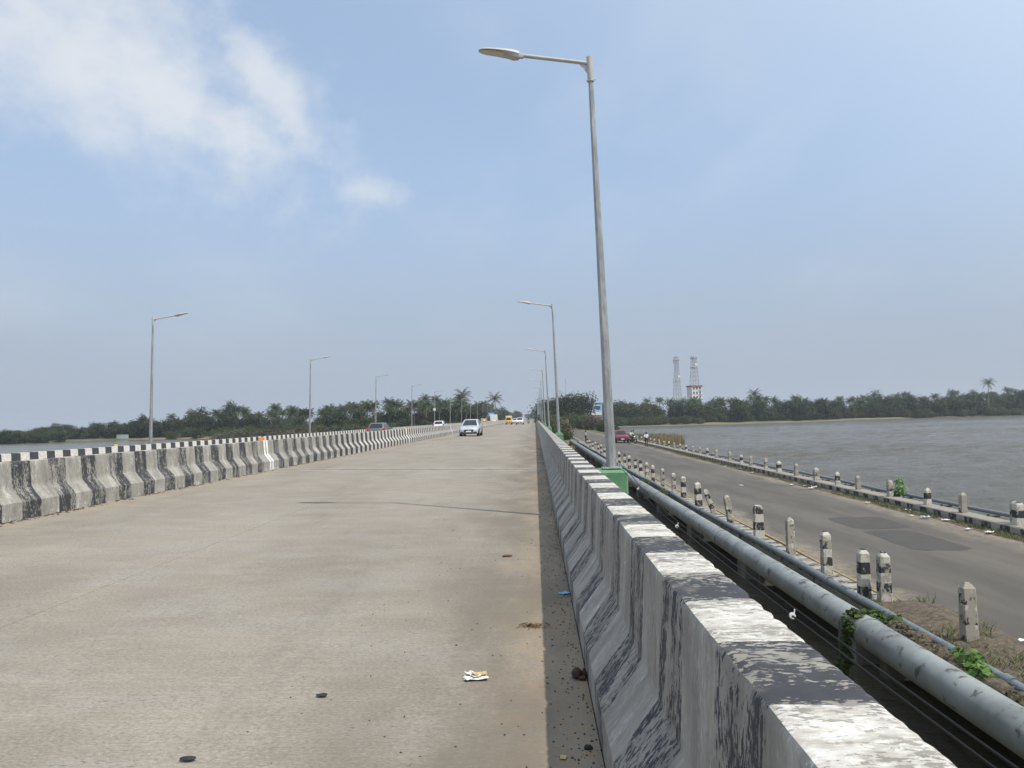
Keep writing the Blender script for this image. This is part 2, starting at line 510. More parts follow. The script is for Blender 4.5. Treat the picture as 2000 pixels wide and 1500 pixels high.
def leaf_mat(name, c0, c1, trans=0.25, tip=None):
    m, nt, bs = new_mat(name)
    g = nd(nt, 'ShaderNodeNewGeometry')
    oi = nd(nt, 'ShaderNodeObjectInfo')
    n = noise_(nt, g.outputs['Position'], 0.55, 4, 0.6)
    f = math_(nt, 'ADD', math_(nt, 'MULTIPLY', g.outputs['Random Per Island'], 0.45), math_(nt, 'MULTIPLY', n, 0.55))
    c = mix_(nt, step_(nt, f, 0.2, 0.8), c0, c1)
    hsv = nd(nt, 'ShaderNodeHueSaturation', {'Hue': math_(nt, 'MULTIPLY_ADD', oi.outputs['Random'], 0.05, 0.475),
                                            'Saturation': math_(nt, 'MULTIPLY_ADD', oi.outputs['Random'], -0.25, 1.05),
                                            'Value': math_(nt, 'MULTIPLY_ADD', oi.outputs['Random'], 0.5, 0.75), 'Color': c})
    nt.links.new(hsv.outputs[0], bs.inputs['Base Color'])
    bs.inputs['Roughness'].default_value = 0.6
    bs.inputs['Specular IOR Level'].default_value = 0.25
    out = [x for x in nt.nodes if x.type == 'OUTPUT_MATERIAL'][0]
    tr = nd(nt, 'ShaderNodeBsdfTranslucent', {'Color': hsv.outputs[0]})
    ms = nd(nt, 'ShaderNodeMixShader', {0: trans, 1: bs.outputs[0], 2: tr.outputs[0]})
    nt.links.new(ms.outputs[0], out.inputs[0])
    return m


def banded_mat(name, bands, z0, z1, phase=0.0, white=(0.60, 0.57, 0.50), wear=0.43):
    """post painted in bands up its height (object z)"""
    m, nt, bs = new_mat(name)
    oc = nd(nt, 'ShaderNodeTexCoord').outputs['Object']
    pos = nd(nt, 'ShaderNodeNewGeometry').outputs['Position']
    sp = nd(nt, 'ShaderNodeSeparateXYZ', {0: oc})
    jit = math_(nt, 'MULTIPLY_ADD', noise_(nt, pos, 12, 3), 0.04, -0.02)
    t = math_(nt, 'MULTIPLY_ADD', math_(nt, 'ADD', sp.outputs[2], jit), bands / (z1 - z0), phase - z0 * bands / (z1 - z0))
    black = math_(nt, 'GREATER_THAN', math_(nt, 'FRACT', math_(nt, 'MULTIPLY', t, 0.5)), 0.5)
    w = noise_(nt, scaled(nt, pos, (9, 9, 5)), 1.0, 7, 0.7)
    conc = mix_(nt, noise_(nt, pos, 7, 6, 0.65), (0.22, 0.20, 0.165), (0.42, 0.385, 0.32))
    wh = mix_(nt, noise_(nt, pos, 10, 6, 0.65), tuple(c * 0.7 for c in white), white)
    pc = mix_(nt, black, wh, (0.030, 0.031, 0.036))
    c = mix_(nt, step_(nt, w, wear - 0.02, wear + 0.02), conc, pc)
    sc_ = step_(nt, noise_(nt, scaled(nt, pos, (14, 14, 7), (3, 2, 1)), 1.0, 4, 0.6), 0.66, 0.69)
    c = mix_(nt, sc_, c, (0.04, 0.04, 0.04))
    nt.links.new(c, bs.inputs['Base Color'])
    bs.inputs['Roughness'].default_value = 0.85
    b = nd(nt, 'ShaderNodeBump', {'Height': w, 'Strength': 0.4, 'Distance': 0.01})
    nt.links.new(b.outputs[0], bs.inputs['Normal'])
    return m


def kerb_mat(name, axis, period, wear, seed=0.0, bare_top=False):
    m, nt, bs = new_mat(name)
    pos = nd(nt, 'ShaderNodeNewGeometry').outputs['Position']
    sp = nd(nt, 'ShaderNodeSeparateXYZ', {0: pos})
    jit = math_(nt, 'MULTIPLY_ADD', noise_(nt, pos, 9, 3), 0.06, -0.03)
    black = math_(nt, 'LESS_THAN', math_(nt, 'FRACT', math_(nt, 'MULTIPLY', math_(nt, 'ADD', sp.outputs[axis], jit), 1 / period)), 0.5)
    w = noise_(nt, scaled(nt, pos, (7, 7, 6), (seed, 0, 0)), 1.0, 7, 0.7)
    conc = mix_(nt, noise_(nt, pos, 4, 6, 0.65), (0.17, 0.155, 0.13), (0.33, 0.305, 0.26))
    wh = mix_(nt, noise_(nt, pos, 6, 5), (0.27, 0.255, 0.22), (0.40, 0.38, 0.33))
    pc = mix_(nt, black, wh, (0.035, 0.035, 0.038))
    pf = step_(nt, w, wear - 0.03, wear + 0.03)
    if bare_top:
        nz = nd(nt, 'ShaderNodeSeparateXYZ', {0: nd(nt, 'ShaderNodeNewGeometry').outputs['True Normal']}).outputs[2]
        pf = math_(nt, 'MULTIPLY', pf, step_(nt, nz, 0.5, 0.4))
    c = mix_(nt, pf, conc, pc)
    nt.links.new(c, bs.inputs['Base Color'])
    bs.inputs['Roughness'].default_value = 0.9
    b = nd(nt, 'ShaderNodeBump', {'Height': w, 'Strength': 0.4, 'Distance': 0.015})
    nt.links.new(b.outputs[0], bs.inputs['Normal'])
    return m


M = {}
M['deck'] = deck_mat()
M['parapet'] = barrier_mat('parapet_paint', (0.468, 0.462, 0.60, 0.512), -1.75 / 0.96, 1.3, fade=(28, 62), conc=(0.275, 0.258, 0.228))
M['median'] = barrier_mat('median_paint', (0.50, 0.46, 0.585, 0.475), -12.24 / 0.96, 5.1, fade=(95, 130), conc=(0.285, 0.272, 0.238), fresh=(25, 44, 0.15), toe=(0.24, 0.53))
M['farpar'] = barrier_mat('fresh_parapet_paint', (0.30, 0.30, 0.33, 0.33), 0.1, 9.4, fade=(120, 160))
M['rawconc'] = pm('raw_concrete', (0.27, 0.26, 0.235), 0.9, var=0.3, scale=1.2, bump=0.4, world=True)
M['shadeconc'] = pm('shade_darkened_concrete', (0.085, 0.08, 0.07), 0.85, var=0.4, scale=3, bump=0.4, world=True)  # pipe support concrete, darkened in colour to stand in for shade below the main
M['joint'] = pm('joint_rubber', (0.03, 0.029, 0.027), 0.8, world=True)
M['header'] = pm('joint_header_concrete', (0.285, 0.262, 0.225), 0.9, var=0.25, scale=2.5, bump=0.3, world=True)
M['whitepaint'] = pm('white_paint', (0.74, 0.73, 0.69), 0.7, var=0.12, scale=8, dirt=((0.4, 0.37, 0.32), 0.25))
M['asphalt'] = asphalt_mat()
M['patch'] = pm('dark_asphalt_patch', (0.060, 0.055, 0.049), 0.85, var=0.25, scale=3, bump=0.4, world=True)
M['water'] = water_mat()
M['land'] = land_mat()
M['galv'] = pm('galvanised_steel', (0.36, 0.37, 0.365), 0.5, metal=0.55, var=0.28, scale=9, stretch=(1, 1, 0.25), dirt=((0.30, 0.30, 0.29), 0.35))
M['lampgrey'] = pm('lamp_housing_grey', (0.45, 0.44, 0.42), 0.5, var=0.1)
M['lens'] = pm('lamp_lens', (0.50, 0.49, 0.38), 0.25, var=0.06)
M['green'] = pm('green_pedestal_paint', (0.115, 0.27, 0.135), 0.75, var=0.22, scale=5, dirt=((0.20, 0.29, 0.17), 0.18), bump=0.2)
M['steel'] = pm('dark_steel', (0.10, 0.10, 0.10), 0.5, metal=0.6)
M['pipe'] = pm('grey_pipe_paint', (0.215, 0.235, 0.23), 0.5, var=0.3, scale=1.5, dirt=((0.085, 0.082, 0.070), 0.20), bump=0.15, world=True)
M['pipe2'] = pm('dark_pipe_paint', (0.14, 0.165, 0.175), 0.40, var=0.22, scale=5, dirt=((0.05, 0.05, 0.05), 0.15), world=True)
M['rpipe'] = pm('river_side_pipe_paint', (0.16, 0.17, 0.18), 0.55, var=0.2, world=True)
M['yellow'] = pm('yellow_duct', (0.38, 0.29, 0.12), 0.7, var=0.3, scale=5, world=True)
M['cable'] = pm('black_cable', (0.012, 0.012, 0.013), 0.75, spec=0.2)
M['clip'] = pm('white_cable_tie', (0.8, 0.8, 0.78), 0.5)
M['kerbR'] = kerb_mat('river_kerb_paint', 1, 0.92, 0.46, 0.0, True)
M['kerbL'] = kerb_mat('pipe_kerb_paint', 1, 0.62, 0.50, 4.0)
M['soil'] = pm('soil_and_litter', (0.088, 0.068, 0.046), 0.95, var=0.6, scale=9, bump=1.0, world=True, dirt=((0.19, 0.15, 0.10), 0.2))
M['white'] = pm('white_scrap', (0.75, 0.74, 0.71), 0.6, var=0.12, scale=30)
M['palebag'] = pm('pale_blue_scrap', (0.42, 0.54, 0.62), 0.5, var=0.15, scale=30)
M['bluebag'] = pm('blue_scrap', (0.16, 0.42, 0.72), 0.5, var=0.15, scale=30)
M['tan'] = pm('tan_scrap', (0.5, 0.36, 0.16), 0.6, scale=30)
M['husk'] = pm('brown_husk', (0.06, 0.035, 0.025), 0.9, var=0.4, scale=30, bump=0.6)
M['twig'] = pm('dry_twig', (0.17, 0.095, 0.05), 0.9, var=0.4, scale=20)
M['blackscrap'] = pm('black_scrap', (0.02, 0.02, 0.022), 0.7, scale=30)
M['bark'] = pm('bark', (0.13, 0.105, 0.08), 0.95, var=0.35, scale=2.5, bump=0.5)
M['palmbark'] = pm('palm_bark', (0.22, 0.19, 0.155), 0.95, var=0.3, scale=3, stretch=(1, 1, 4))
M['leaf'] = leaf_mat('broad_leaves', (0.024, 0.040, 0.015), (0.080, 0.112, 0.038))
M['leafdark'] = leaf_mat('dark_leaves', (0.017, 0.029, 0.013), (0.052, 0.076, 0.029))
M['palm'] = leaf_mat('palm_leaves', (0.032, 0.050, 0.022), (0.095, 0.120, 0.052))
M['shrub'] = leaf_mat('shrub_leaves', (0.040, 0.062, 0.020), (0.105, 0.125, 0.042))
M['scrub'] = leaf_mat('dry_scrub_leaves', (0.068, 0.064, 0.036), (0.135, 0.118, 0.070))
M['vine'] = leaf_mat('vine_leaves', (0.025, 0.055, 0.015), (0.075, 0.14, 0.035))
M['freshleaf'] = leaf_mat('fresh_weed_leaves', (0.08, 0.17, 0.03), (0.17, 0.28, 0.07))
M['grass'] = leaf_mat('verge_grass', (0.06, 0.085, 0.025), (0.17, 0.16, 0.065))
M['reed'] = leaf_mat('brown_reeds', (0.15, 0.10, 0.045), (0.27, 0.19, 0.085))
M['reedg'] = leaf_mat('green_reeds', (0.07, 0.09, 0.03), (0.16, 0.17, 0.06))
M['weed'] = pm('floating_weed', (0.135, 0.145, 0.080), 0.9, var=0.35, scale=0.12, world=True)
M['glass'] = pm('car_glass', (0.018, 0.024, 0.026), 0.06, var=0.1, spec=0.6)
M['tyre'] = pm('tyre_rubber', (0.02, 0.02, 0.02), 0.9)
M['rim'] = pm('alloy_rim', (0.45, 0.45, 0.46), 0.35, metal=0.7)
M['trim'] = pm('black_trim', (0.016, 0.016, 0.018), 0.55)
M['chrome'] = pm('chrome', (0.7, 0.7, 0.72), 0.15, metal=1.0, var=0.03)
M['plate'] = pm('number_plate_white', (0.75, 0.75, 0.73), 0.5, var=0.04)
M['lampglass'] = pm('headlamp_glass', (0.72, 0.74, 0.76), 0.12, var=0.05, spec=0.7)
M['redlamp'] = pm('tail_lamp_red', (0.50, 0.025, 0.02), 0.2, var=0.1)
M['skin'] = pm('brown_skin', (0.17, 0.095, 0.06), 0.6, var=0.1)
M['hair'] = pm('black_hair', (0.012, 0.011, 0.010), 0.6)
M['orange'] = pm('orange_reflector', (0.75, 0.23, 0.03), 0.45, var=0.1)
M['ylwref'] = pm('yellow_reflector', (0.7, 0.52, 0.04), 0.45, var=0.1)


def paint(name, c, metal=0.0):
    if name not in M:
        M[name] = pm(name, c, 0.32, metal=metal, var=0.06, scale=3, coat=0.6)
    return M[name]


def cloth(name, c):
    if name not in M:
        M[name] = pm(name, c, 0.9, var=0.15, scale=12)
    return M[name]

# ================================================================== the setting
SPAN = 26.5
J0 = 24.0
JOINTS = [J0 + SPAN * k for k in range(-1, 19)]            # -2.5 ... 474.5
Y_END = JOINTS[-1]
WATER_Z = -3.4
ROAD_Z = -2.0


def deck_z(x):
    if x >= -8.6:
        return -0.02 * (x - 0.28)
    return 0.175 + (x + 8.95) * 0.0345


# ---- water
wb = MB()
wb.add([(-4000, -600, WATER_Z), (4000, -600, WATER_Z), (4000, 4000, WATER_Z), (-4000, 4000, WATER_Z)], [(0, 1, 2, 3)])
tag(wb.build('river_water', M['water']), kind='structure')

rx = np.arange(14.3, 190, .75)
ry = np.arange(14.0, 290, .75)
GX, GY = np.meshgrid(rx, ry)
RH = np.zeros_like(GX)
wrng = np.random.default_rng(5)
for k in range(46):                                         # wind chop: many short crossing waves
    wl = 1.75 * (1.45 ** wrng.uniform(0, 2.0))
    an = R(98) + wrng.normal() * .42
    RH += .0088 * wl ** .9 * np.sin((GX * math.cos(an) + GY * math.sin(an)) * 2 * math.pi / wl + wrng.uniform(0, 6.28))
gust = .75 + .35 * np.sin(GX * .045 + GY * .02 + 1.0) * np.sin(GY * .06 - GX * .01) + .15 * np.sin(GX * .13 - GY * .09)
edge = np.clip((290 - GY) / 60, 0, 1) * np.clip((190 - GX) / 40, 0, 1)
RH = RH * gust * edge
RV = np.stack([GX, GY, WATER_Z + .012 + .16 * edge + RH], -1).reshape(-1, 3)
nx_ = len(rx)
ii = (np.arange(len(ry) - 1)[:, None] * nx_ + np.arange(nx_ - 1)[None]).ravel()
RIPPLE = (RV, np.stack([ii, ii + 1, ii + nx_ + 1, ii + nx_], 1))

# ---- land
SHORE = [(-4000, 420), (-600, 330), (-230, 288), (-195, 290), (-175, 306), (-140, 300), (-110, 284), (-60, 262), (-20, 240), (0, 236),
         (20, 366), (50, 368), (114, 376), (180, 395), (265, 417), (600, 480), (4000, 700)]


def lerp_tab(tab, x):
    if x <= tab[0][0]: return tab[0][1]
    for (a, b), (c, d) in zip(tab, tab[1:]):
        if x <= c:
            return b + (d - b) * (x - a) / (c - a)
    return tab[-1][1]


def sstep(t):
    t = min(1, max(0, t))
    return t * t * (3 - 2 * t)


ROADC = [(100, 9.8), (200, 9.6), (230, 8.6), (260, 7.4), (420, 7.0)]


def land_h(x, y):
    ys = lerp_tab(SHORE, x) + 7 * mnoise.noise(Vector((x * .03, 1.7, 0)))
    t = (y - ys)
    h = -5.5 + 2.75 * sstep((t + 8) / 20) + 0.5 * sstep((t - 12) / 60)
    h += 0.22 * mnoise.noise(Vector((x * .08, y * .08, 0))) + 0.12 * mnoise.noise(Vector((x * .35, y * .35, 3)))
    if y > 100:                                             # embankment that carries the old road ashore
        c = lerp_tab(ROADC, y)
        lo, hi = 1.6, c + 6.2
        d = max(lo - x, x - hi, 0)
        r = -5.5 + 3.42 * sstep(1 - d / 7.0)
        r -= 3.0 * (1 - sstep((y - 106) / 8.0))
        if abs(x - c) > 4:
            r += 0.12 * mnoise.noise(Vector((x * .5, y * .3, 8)))
        h = max(h, r)
    if y > 430:                                             # approach embankment of the new bridge
        d = max(-20 - x, x - 3, 0)
        h = max(h, -2.3 + 1.95 * sstep((y - 440) / 40) * sstep(1 - d / 12))
    return h


xs = sorted(set([-4000, -2500, -1500, -900, -600, -450] + list(np.arange(-340, -24, 6.0)) + list(np.arange(-24, 32, 1.4)) + list(np.arange(33, 480, 6.0)) + [520, 600, 900, 1500, 2500, 4000]))
ys = sorted(set(list(np.arange(100, 330, 3.0)) + list(np.arange(330, 540, 5.0)) + [560, 600, 680, 800, 1000, 1400, 2200, 4000]))
tb = MB()
tb.add([(x, y, land_h(x, y)) for y in ys for x in xs],
       [(j * len(xs) + i, j * len(xs) + i + 1, (j + 1) * len(xs) + i + 1, (j + 1) * len(xs) + i) for j in range(len(ys) - 1) for i in range(len(xs) - 1)])
tag(tb.build('river_bank', M['land'], smooth=60), kind='structure')

# ---- new bridge: structural deck, concrete slabs laid on it, expansion joints
bd = MB()
sec = [(0.80, -0.02), (0.80, -0.55), (0.2, -0.75), (-2, -1.9), (-15.5, -1.9), (-17.8, -0.9), (-18.4, -0.7), (-18.4, -0.16), (-17.7, deck_z(-17.7) - .08), (-8.95, deck_z(-8.95) - .08), (-8.3, deck_z(-8.3) - .08), (0.28, -.08)]
bd.loft([[(x, y, z) for x, z in sec] for y in (-14, Y_END + 10)], True, True)
deck = tag(bd.build('bridge_deck', M['rawconc']), kind='structure')
lanes = [(-4.15, 0.28), (-8.3, -4.156), (-13.3, -8.95), (-17.7, -13.306)]
for (x0, x1) in lanes:
    me = None
    for a in [JOINTS[0] - SPAN] + JOINTS[:-1]:
        if me is None:
            s = MB()
            y0, y1 = 0.46, SPAN - 0.46
            n = 12
            rows = []
            za, zb = deck_z(x0), deck_z(x1)
            tops = [(x0, y0, za), (x1, y0, zb), (x1, y1, zb), (x0, y1, za)]
            k = 0.006
            ins = [(x0 + k, y0 + k, za), (x1 - k, y0 + k, zb), (x1 - k, y1 - k, zb), (x0 + k, y1 - k, za)]
            s.add([(x, y, z - .085) for x, y, z in tops] + [(x, y, z - .012) for x, y, z in tops] + ins,
                  [(0, 1, 5, 4), (1, 2, 6, 5), (2, 3, 7, 6), (3, 0, 4, 7), (4, 5, 9, 8), (5, 6, 10, 9), (6, 7, 11, 10), (7, 4, 8, 11), (8, 9, 10, 11)])
            me = s.mesh('deck_slab', M['deck'])
        link('deck_slab', me, deck, (0, a, 0))
ej = None
for a in JOINTS[:-1]:
    if ej is None:
        e = MB()
        for x0, x1 in ((-8.3, 0.28), (-17.7, -8.95)):
            za, zb = deck_z(x0) - .006, deck_z(x1) - .006
            e.add([(x0, -.10, za), (x1, -.10, zb), (x1, .10, zb), (x0, .10, za)], [(0, 1, 2, 3)])
        ej = e.mesh('expansion_joint', M['joint'])
        hd_ = MB()
        for x0, x1 in ((-8.3, 0.28), (-17.7, -8.95)):
            for ya, yb in ((-.455, -.11), (.11, .455)):
                za, zb = deck_z(x0) - .001, deck_z(x1) - .001
                hd_.loft([[(x0, ya, za - .08), (x0, ya, za), (x0, yb, za), (x0, yb, za - .08)], [(x1, ya, zb - .08), (x1, ya, zb), (x1, yb, zb), (x1, yb, zb - .08)]], True, True)
        jh = hd_.mesh('joint_header', M['header'])
    link('expansion_joint', ej, deck, (0, a, 0))
    link('joint_header', jh, deck, (0, a, 0))
pier = None
for a in JOINTS[1:]:
    if a > 330: break
    if pier is None:
        p = MB()
        p.box((-8.8, 0, -2.3), (15, 1.6, 0.85))
        for x in (-14, -8.8, -3.6):
            p.disc((x, 0, -8), (0, 0, 1), [(0, .6), (5.3, .6)], 14)
        pier = p.mesh('bridge_pier', M['rawconc'], 40)
    link('bridge_pier', pier, deck, (0, a, 0))

# ---- barriers of the new bridge
PROF_R = [(0.0, 0.0), (0.0, 0.20), (0.19, 0.45), (0.215, 0.935), (0.222, 0.948), (0.235, 0.952), (0.46, 0.952), (0.472, 0.947), (0.477, 0.935), (0.477, -0.5)]


def subdivide_profile(p, step):
    out = []
    for (a, b), (c, d) in zip(p, p[1:]):
        n = max(1, int(math.hypot(c - a, d - b) / step + .5))
        for i in range(n):
            out.append((a + (c - a) * i / n, b + (d - b) * i / n))
    out.append(p[-1])
    return out


def rough_barrier(prof, x0, sgn, z0, y0, y1, dy, amp, chip):
    mb = MB()
    n = max(1, int((y1 - y0) / dy))
    rings = []
    for j in range(n + 1):
        y = y0 + (y1 - y0) * j / n
        ring = []
        for x, z in prof:
            q = Vector((x * 3 + x0, y * 2.2, z * 3))
            d = amp * mnoise.noise(q) + amp * .5 * mnoise.noise(q * 4.3)
            dz = dx = 0.0
            if chip and z > .90:                              # knocked and crumbling upper edges
                e = mnoise.noise(Vector((y * 5, x * 2, 4.0))) * .5 + mnoise.noise(Vector((y * 31, x * 3, 9.0))) * .55
                if x > .44:
                    msk = max(0, mnoise.noise(Vector((y * 1.3, 0, 2.0))) + .25)
                    c = (.35 * abs(mnoise.noise(Vector((y * 15, 1, 9.0)))) + msk * max(0, mnoise.noise(Vector((y * 11, x * 2, 3.0))) - .08) * 2.2) * chip * .75
                    dx -= c; dz -= c * .4
                elif x < .245:
                    c = max(0, e - .16) * chip
                    dx += c * .5; dz -= c
            ring.append((x0 + sgn * (x + d * .6 + dx), y, z0 + z + (d + dz if z > .9 else 0)))
        rings.append(ring)
    mb.loft(rings, False)
    for r in (rings[0], rings[-1]):
        mb.add(r, [tuple(range(len(r)))])
    return mb


par = thing('bridge_parapet', 'long concrete parapet with flaking black and white bands beside the pavement edge on the right', 'parapet', (0, 0, 0))
fine = subdivide_profile(PROF_R, 0.03)
segs = list(zip([JOINTS[0] - SPAN / 3] + JOINTS[:-1], JOINTS))
for i, (a, b) in enumerate(segs):
    if i < 2:
        mb = rough_barrier(fine if b < 30 else PROF_R, 0.28, 1, 0.0, a + .015, b - .015, 0.03 if b < 30 else .3, 0.0025, 0.042)
    else:
        mb = rough_barrier(PROF_R, 0.28, 1, 0.0, a + .015, b - .015, 1.3, 0.004, 0)
    mb.build('barrier_segment', M['parapet'], par, 35)

# median: two-faced barrier
PM = [(0.0, 0.0), (0.0, 0.28), (0.17, 0.50), (0.20, 0.912), (0.205, 0.922), (0.215, 0.925), (0.435, 0.925), (0.445, 0.922), (0.45, 0.912), (0.48, 0.50), (0.65, 0.28), (0.65, 0.0)]
med = thing('median_barrier', 'long concrete median barrier with worn black and white bands between the carriageways', 'barrier', (0, 0, 0))
for i, (a, b) in enumerate(segs):
    mb = rough_barrier(subdivide_profile(PM, .06) if i < 4 else PM, -8.3, -1, deck_z(-8.3) - .002, a + .02, b - .02, .12 if i < 4 else 1.3, .006, 0)
    mb.build('barrier_segment', M['median'], med, 35)
# white end bands either side of each open joint, and the reflectors on top
wband = None
for k, a in enumerate(JOINTS[1:6]):
    for s in (-1, 1):
        mb = MB()
        p2 = [(x * 1.0 + (-.003 if x < .3 else .003), z + .003 * (z > .9)) for x, z in PM]
        r = [[(-8.3 - x, a + s * .024, deck_z(-8.3) + z) for x, z in p2], [(-8.3 - x, a + s * .2, deck_z(-8.3) + z) for x, z in p2]]
        mb.loft(r, False)
        mb.build('white_band', M['whitepaint'], med, 30)
    mb = MB()
    zt = deck_z(-8.3) + .932
    mb.bev((-8.62, a, zt + .05), (.12, .22, .10), .015)
    mb.build('reflector', M['orange'] if k % 2 == 0 else M['ylwref'], med)

# far parapet of the other carriageway
fp = thing('bridge_parapet', 'concrete parapet with crisp black and white bands on the far left of the bridge', 'parapet', (0, 0, 0))
for i, (a, b) in enumerate(segs):
    mb = rough_barrier(PROF_R, -17.7, -1, deck_z(-17.7) - .002, a + .015, b - .015, 1.3, .003, 0)
    mb.build('barrier_segment', M['farpar'], fp, 35)
mb = MB(); mb.bev((-18.02, 32.6, deck_z(-17.7) + .99), (.10, .14, .08), .015); mb.build('reflector', M['ylwref'], fp)

# ---- old road bridge beside it, lower down
ob = MB()
ob.loft([[(x, y, z) for x, z in [(6.0, -2.06), (13.85, -2.06), (13.85, -2.5), (13.0, -2.7), (6.9, -2.7), (6.0, -2.5)]] for y in (-30, 113)], True, True)
old = tag(ob.build('old_bridge_deck', M['rawconc']), kind='structure')
op = None
for y in range(-24, 113, 8):
    if op is None:
        p = MB()
        p.box((9.9, 0, -4.9), (7.4, .9, 4.5))
        op = p.mesh('bridge_pier', M['rawconc'])
    link('bridge_pier', op, old, (0, y, 0))
rb = MB()
pts = [(-30, 9.85, 3.4), (113, 9.85, 3.4), (150, 9.75, 3.3), (200, 9.6, 3.1), (230, 8.6, 3.0), (260, 7.4, 2.9), (420, 7.0, 2.8)]
vs = []
for y, c, w in pts:
    vs += [(c - w, y, ROAD_Z), (c + w, y, ROAD_Z)]
rb.add(vs, [(2 * i, 2 * i + 1, 2 * i + 3, 2 * i + 2) for i in range(len(pts) - 1)])
tag(rb.build('old_road', M['asphalt']), kind='structure')


ab = MB()
ap = [(Y_END + 9, 0.0), (520, -.18), (560, -.28), (1560, -.28)]
ab.loft([[(-17.6, y, z), (0.2, y, z)] for y, z in ap], False)
tag(ab.build('approach_road', M['asphalt']), kind='structure')


def flat_patch(name, cx, cy, sx, sy, z, mat, n=26, seed=0, kind='structure'):
    mb = MB()
    vs = [(cx, cy, z)]
    for k in range(n):
        a = 2 * math.pi * k / n
        c, s = math.cos(a), math.sin(a)
        rr = 1 / max(abs(c), abs(s)) ** .97
        rr *= 1 + .10 * mnoise.noise(Vector((c * 2 + seed, s * 2, seed)))
        vs.append((cx + sx * c * rr, cy + sy * s * rr, z))
    mb.add(vs, [(0, 1 + k, 1 + (k + 1) % n) for k in range(n)])
    return tag(mb.build(name, mat), kind=kind)


flat_patch('road_patch', 10.3, 21.6, 0.75, 1.7, ROAD_Z + .004, M['patch'], seed=2)
flat_patch('road_patch', 10.5, 25.0, 0.9, 1.3, ROAD_Z + .004, M['patch'], seed=5)

# kerbs of the old bridge
kb = MB()
kb.loft([[(x, y, z) for x, z in [(13.2, -2.06), (13.2, -1.77), (13.23, -1.74), (13.75, -1.74), (13.78, -1.77), (13.78, -2.06)]] for y in np.arange(-30, 113.1, 2.0)], True, True)
tag(kb.build('river_side_kerb', M['kerbR'], smooth=30), kind='structure')
kb = MB()
kb.loft([[(x, y, z) for x, z in [(6.02, -2.055), (6.02, -1.97), (6.05, -1.95), (6.50, -1.95), (6.53, -1.97), (6.53, -2.055)]] for y in np.arange(-30, 113.1, 2.0)], True, True)
tag(kb.build('pipe_side_kerb', M['kerbL'], smooth=30), kind='structure')

# ================================================================== lamp posts
def lamp_post(label, side, x, y, zb, ped, group='lamp posts along the bridge'):
    """side +1: post on the right parapet, arm to the left; -1 mirrored"""
    t = thing('lamp_post', label, 'lamp post', (x, y, zb), 0, group)
    t.rotation_euler = (0, -side * R(1.35), 0)
    s = side
    p = MB()
    p.tube([(0, 0, 0.012), (0, 0, 6.15)], [.083, .040], 8, True, R(22.5))
    p.build('pole', M['galv'], t, 30)
    b = MB()
    b.bev((0, 0, .002), (.30, .30, .022), .004)
    for sx in (-1, 1):
        for sy in (-1, 1):
            b.disc((sx * .115, sy * .115, .012), (0, 0, 1), [(0, .014), (.03, .014), (.03, .008), (.06, .008)], 6)
    b.build('base_plate', M['galv'], t)
    c = MB()
    c.disc((0, 0, 6.1), (0, 0, 1), [(0, .056), (.02, .056), (.02, .05), (.40, .05), (.40, .044)], 12)
    for a in (0.3, 2.4, 4.5):
        c.tube([(0, 0, 6.14), (.085 * math.cos(a), .085 * math.sin(a), 6.14)], .009, 6)
    c.add([(-s * .04, -.004, 6.23), (-s * .16, -.004, 6.385), (-s * .04, -.004, 6.41), (-s * .04, .004, 6.23), (-s * .16, .004, 6.385), (-s * .04, .004, 6.41)],
          [(0, 1, 2), (5, 4, 3), (0, 3, 4, 1), (1, 4, 5, 2), (2, 5, 3, 0)])
    c.build('collar', M['lampgrey'], t, 40)
    a = MB()
    a.tube([(-s * .03, 0, 6.40), (-s * .14, 0, 6.42), (-s * .55, 0, 6.495), (-s * 1.10, 0, 6.595)], .030, 10)
    a.build('arm', M['lampgrey'], t, 40)
    # head: socket, wedge-shaped gear housing and a flat lens blade
    h = MB()
    rings = []
    ex = Vector((-s * math.cos(R(10)), 0, math.sin(R(10))))
    ez = Vector((s * math.sin(R(10)), 0, math.cos(R(10))))
    o = Vector((-s * 1.04, 0, 6.585))
    for d, hw, up, dn in ((0, .036, .036, .036), (.07, .04, .04, .045), (.075, .075, .05, .055), (.16, .105, .062, .058), (.27, .125, .060, .030), (.40, .13, .050, .008),
                          (.55, .122, .040, .004), (.66, .095, .030, .006), (.71, .055, .022, .008), (.725, .02, .014, .008)):
        r = []
        for yy, zz in ((-1, -.0), (-.8, -1), (.8, -1), (1, 0), (.72, .8), (.25, 1), (-.25, 1), (-.72, .8)):
            r.append(o + ex * d + Vector((0, yy * hw, 0)) + ez * (zz * (up if zz > 0 else dn)))
        rings.append(r)
    h.loft(rings, True, True)
    hd = h.build('lamp_head', M['lampgrey'], t, 40)
    g = MB()
    vs = []
    for d, hw in ((.30, .098), (.45, .105), (.58, .095), (.67, .07), (.70, .035)):
        dn = .030 + (.008 - .030) * min(1, (d - .27) / .13) if d < .40 else .006
        for yy in (-1, 1):
            vs.append(o + ex * d + Vector((0, yy * hw, 0)) - ez * (dn + .007))
    g.add(vs, [(2 * i, 2 * i + 1, 2 * i + 3, 2 * i + 2) for i in range(4)])
    g.build('lens', M['lens'], hd)
    if ped:
        pd = MB()
        # pedestal stands upright: undo the lean of the post
        inv = Matrix.Rotation(side * R(1.35), 4, 'Y')
        pd.bev((side * -.09, 0, -.655), (.60 if side > 0 else .5, .72, 1.26), .03)
        pd.v = [tuple(inv @ Vector(q)) for q in pd.v]
        pd.build('pedestal', M['green'], t, 20)
    return t


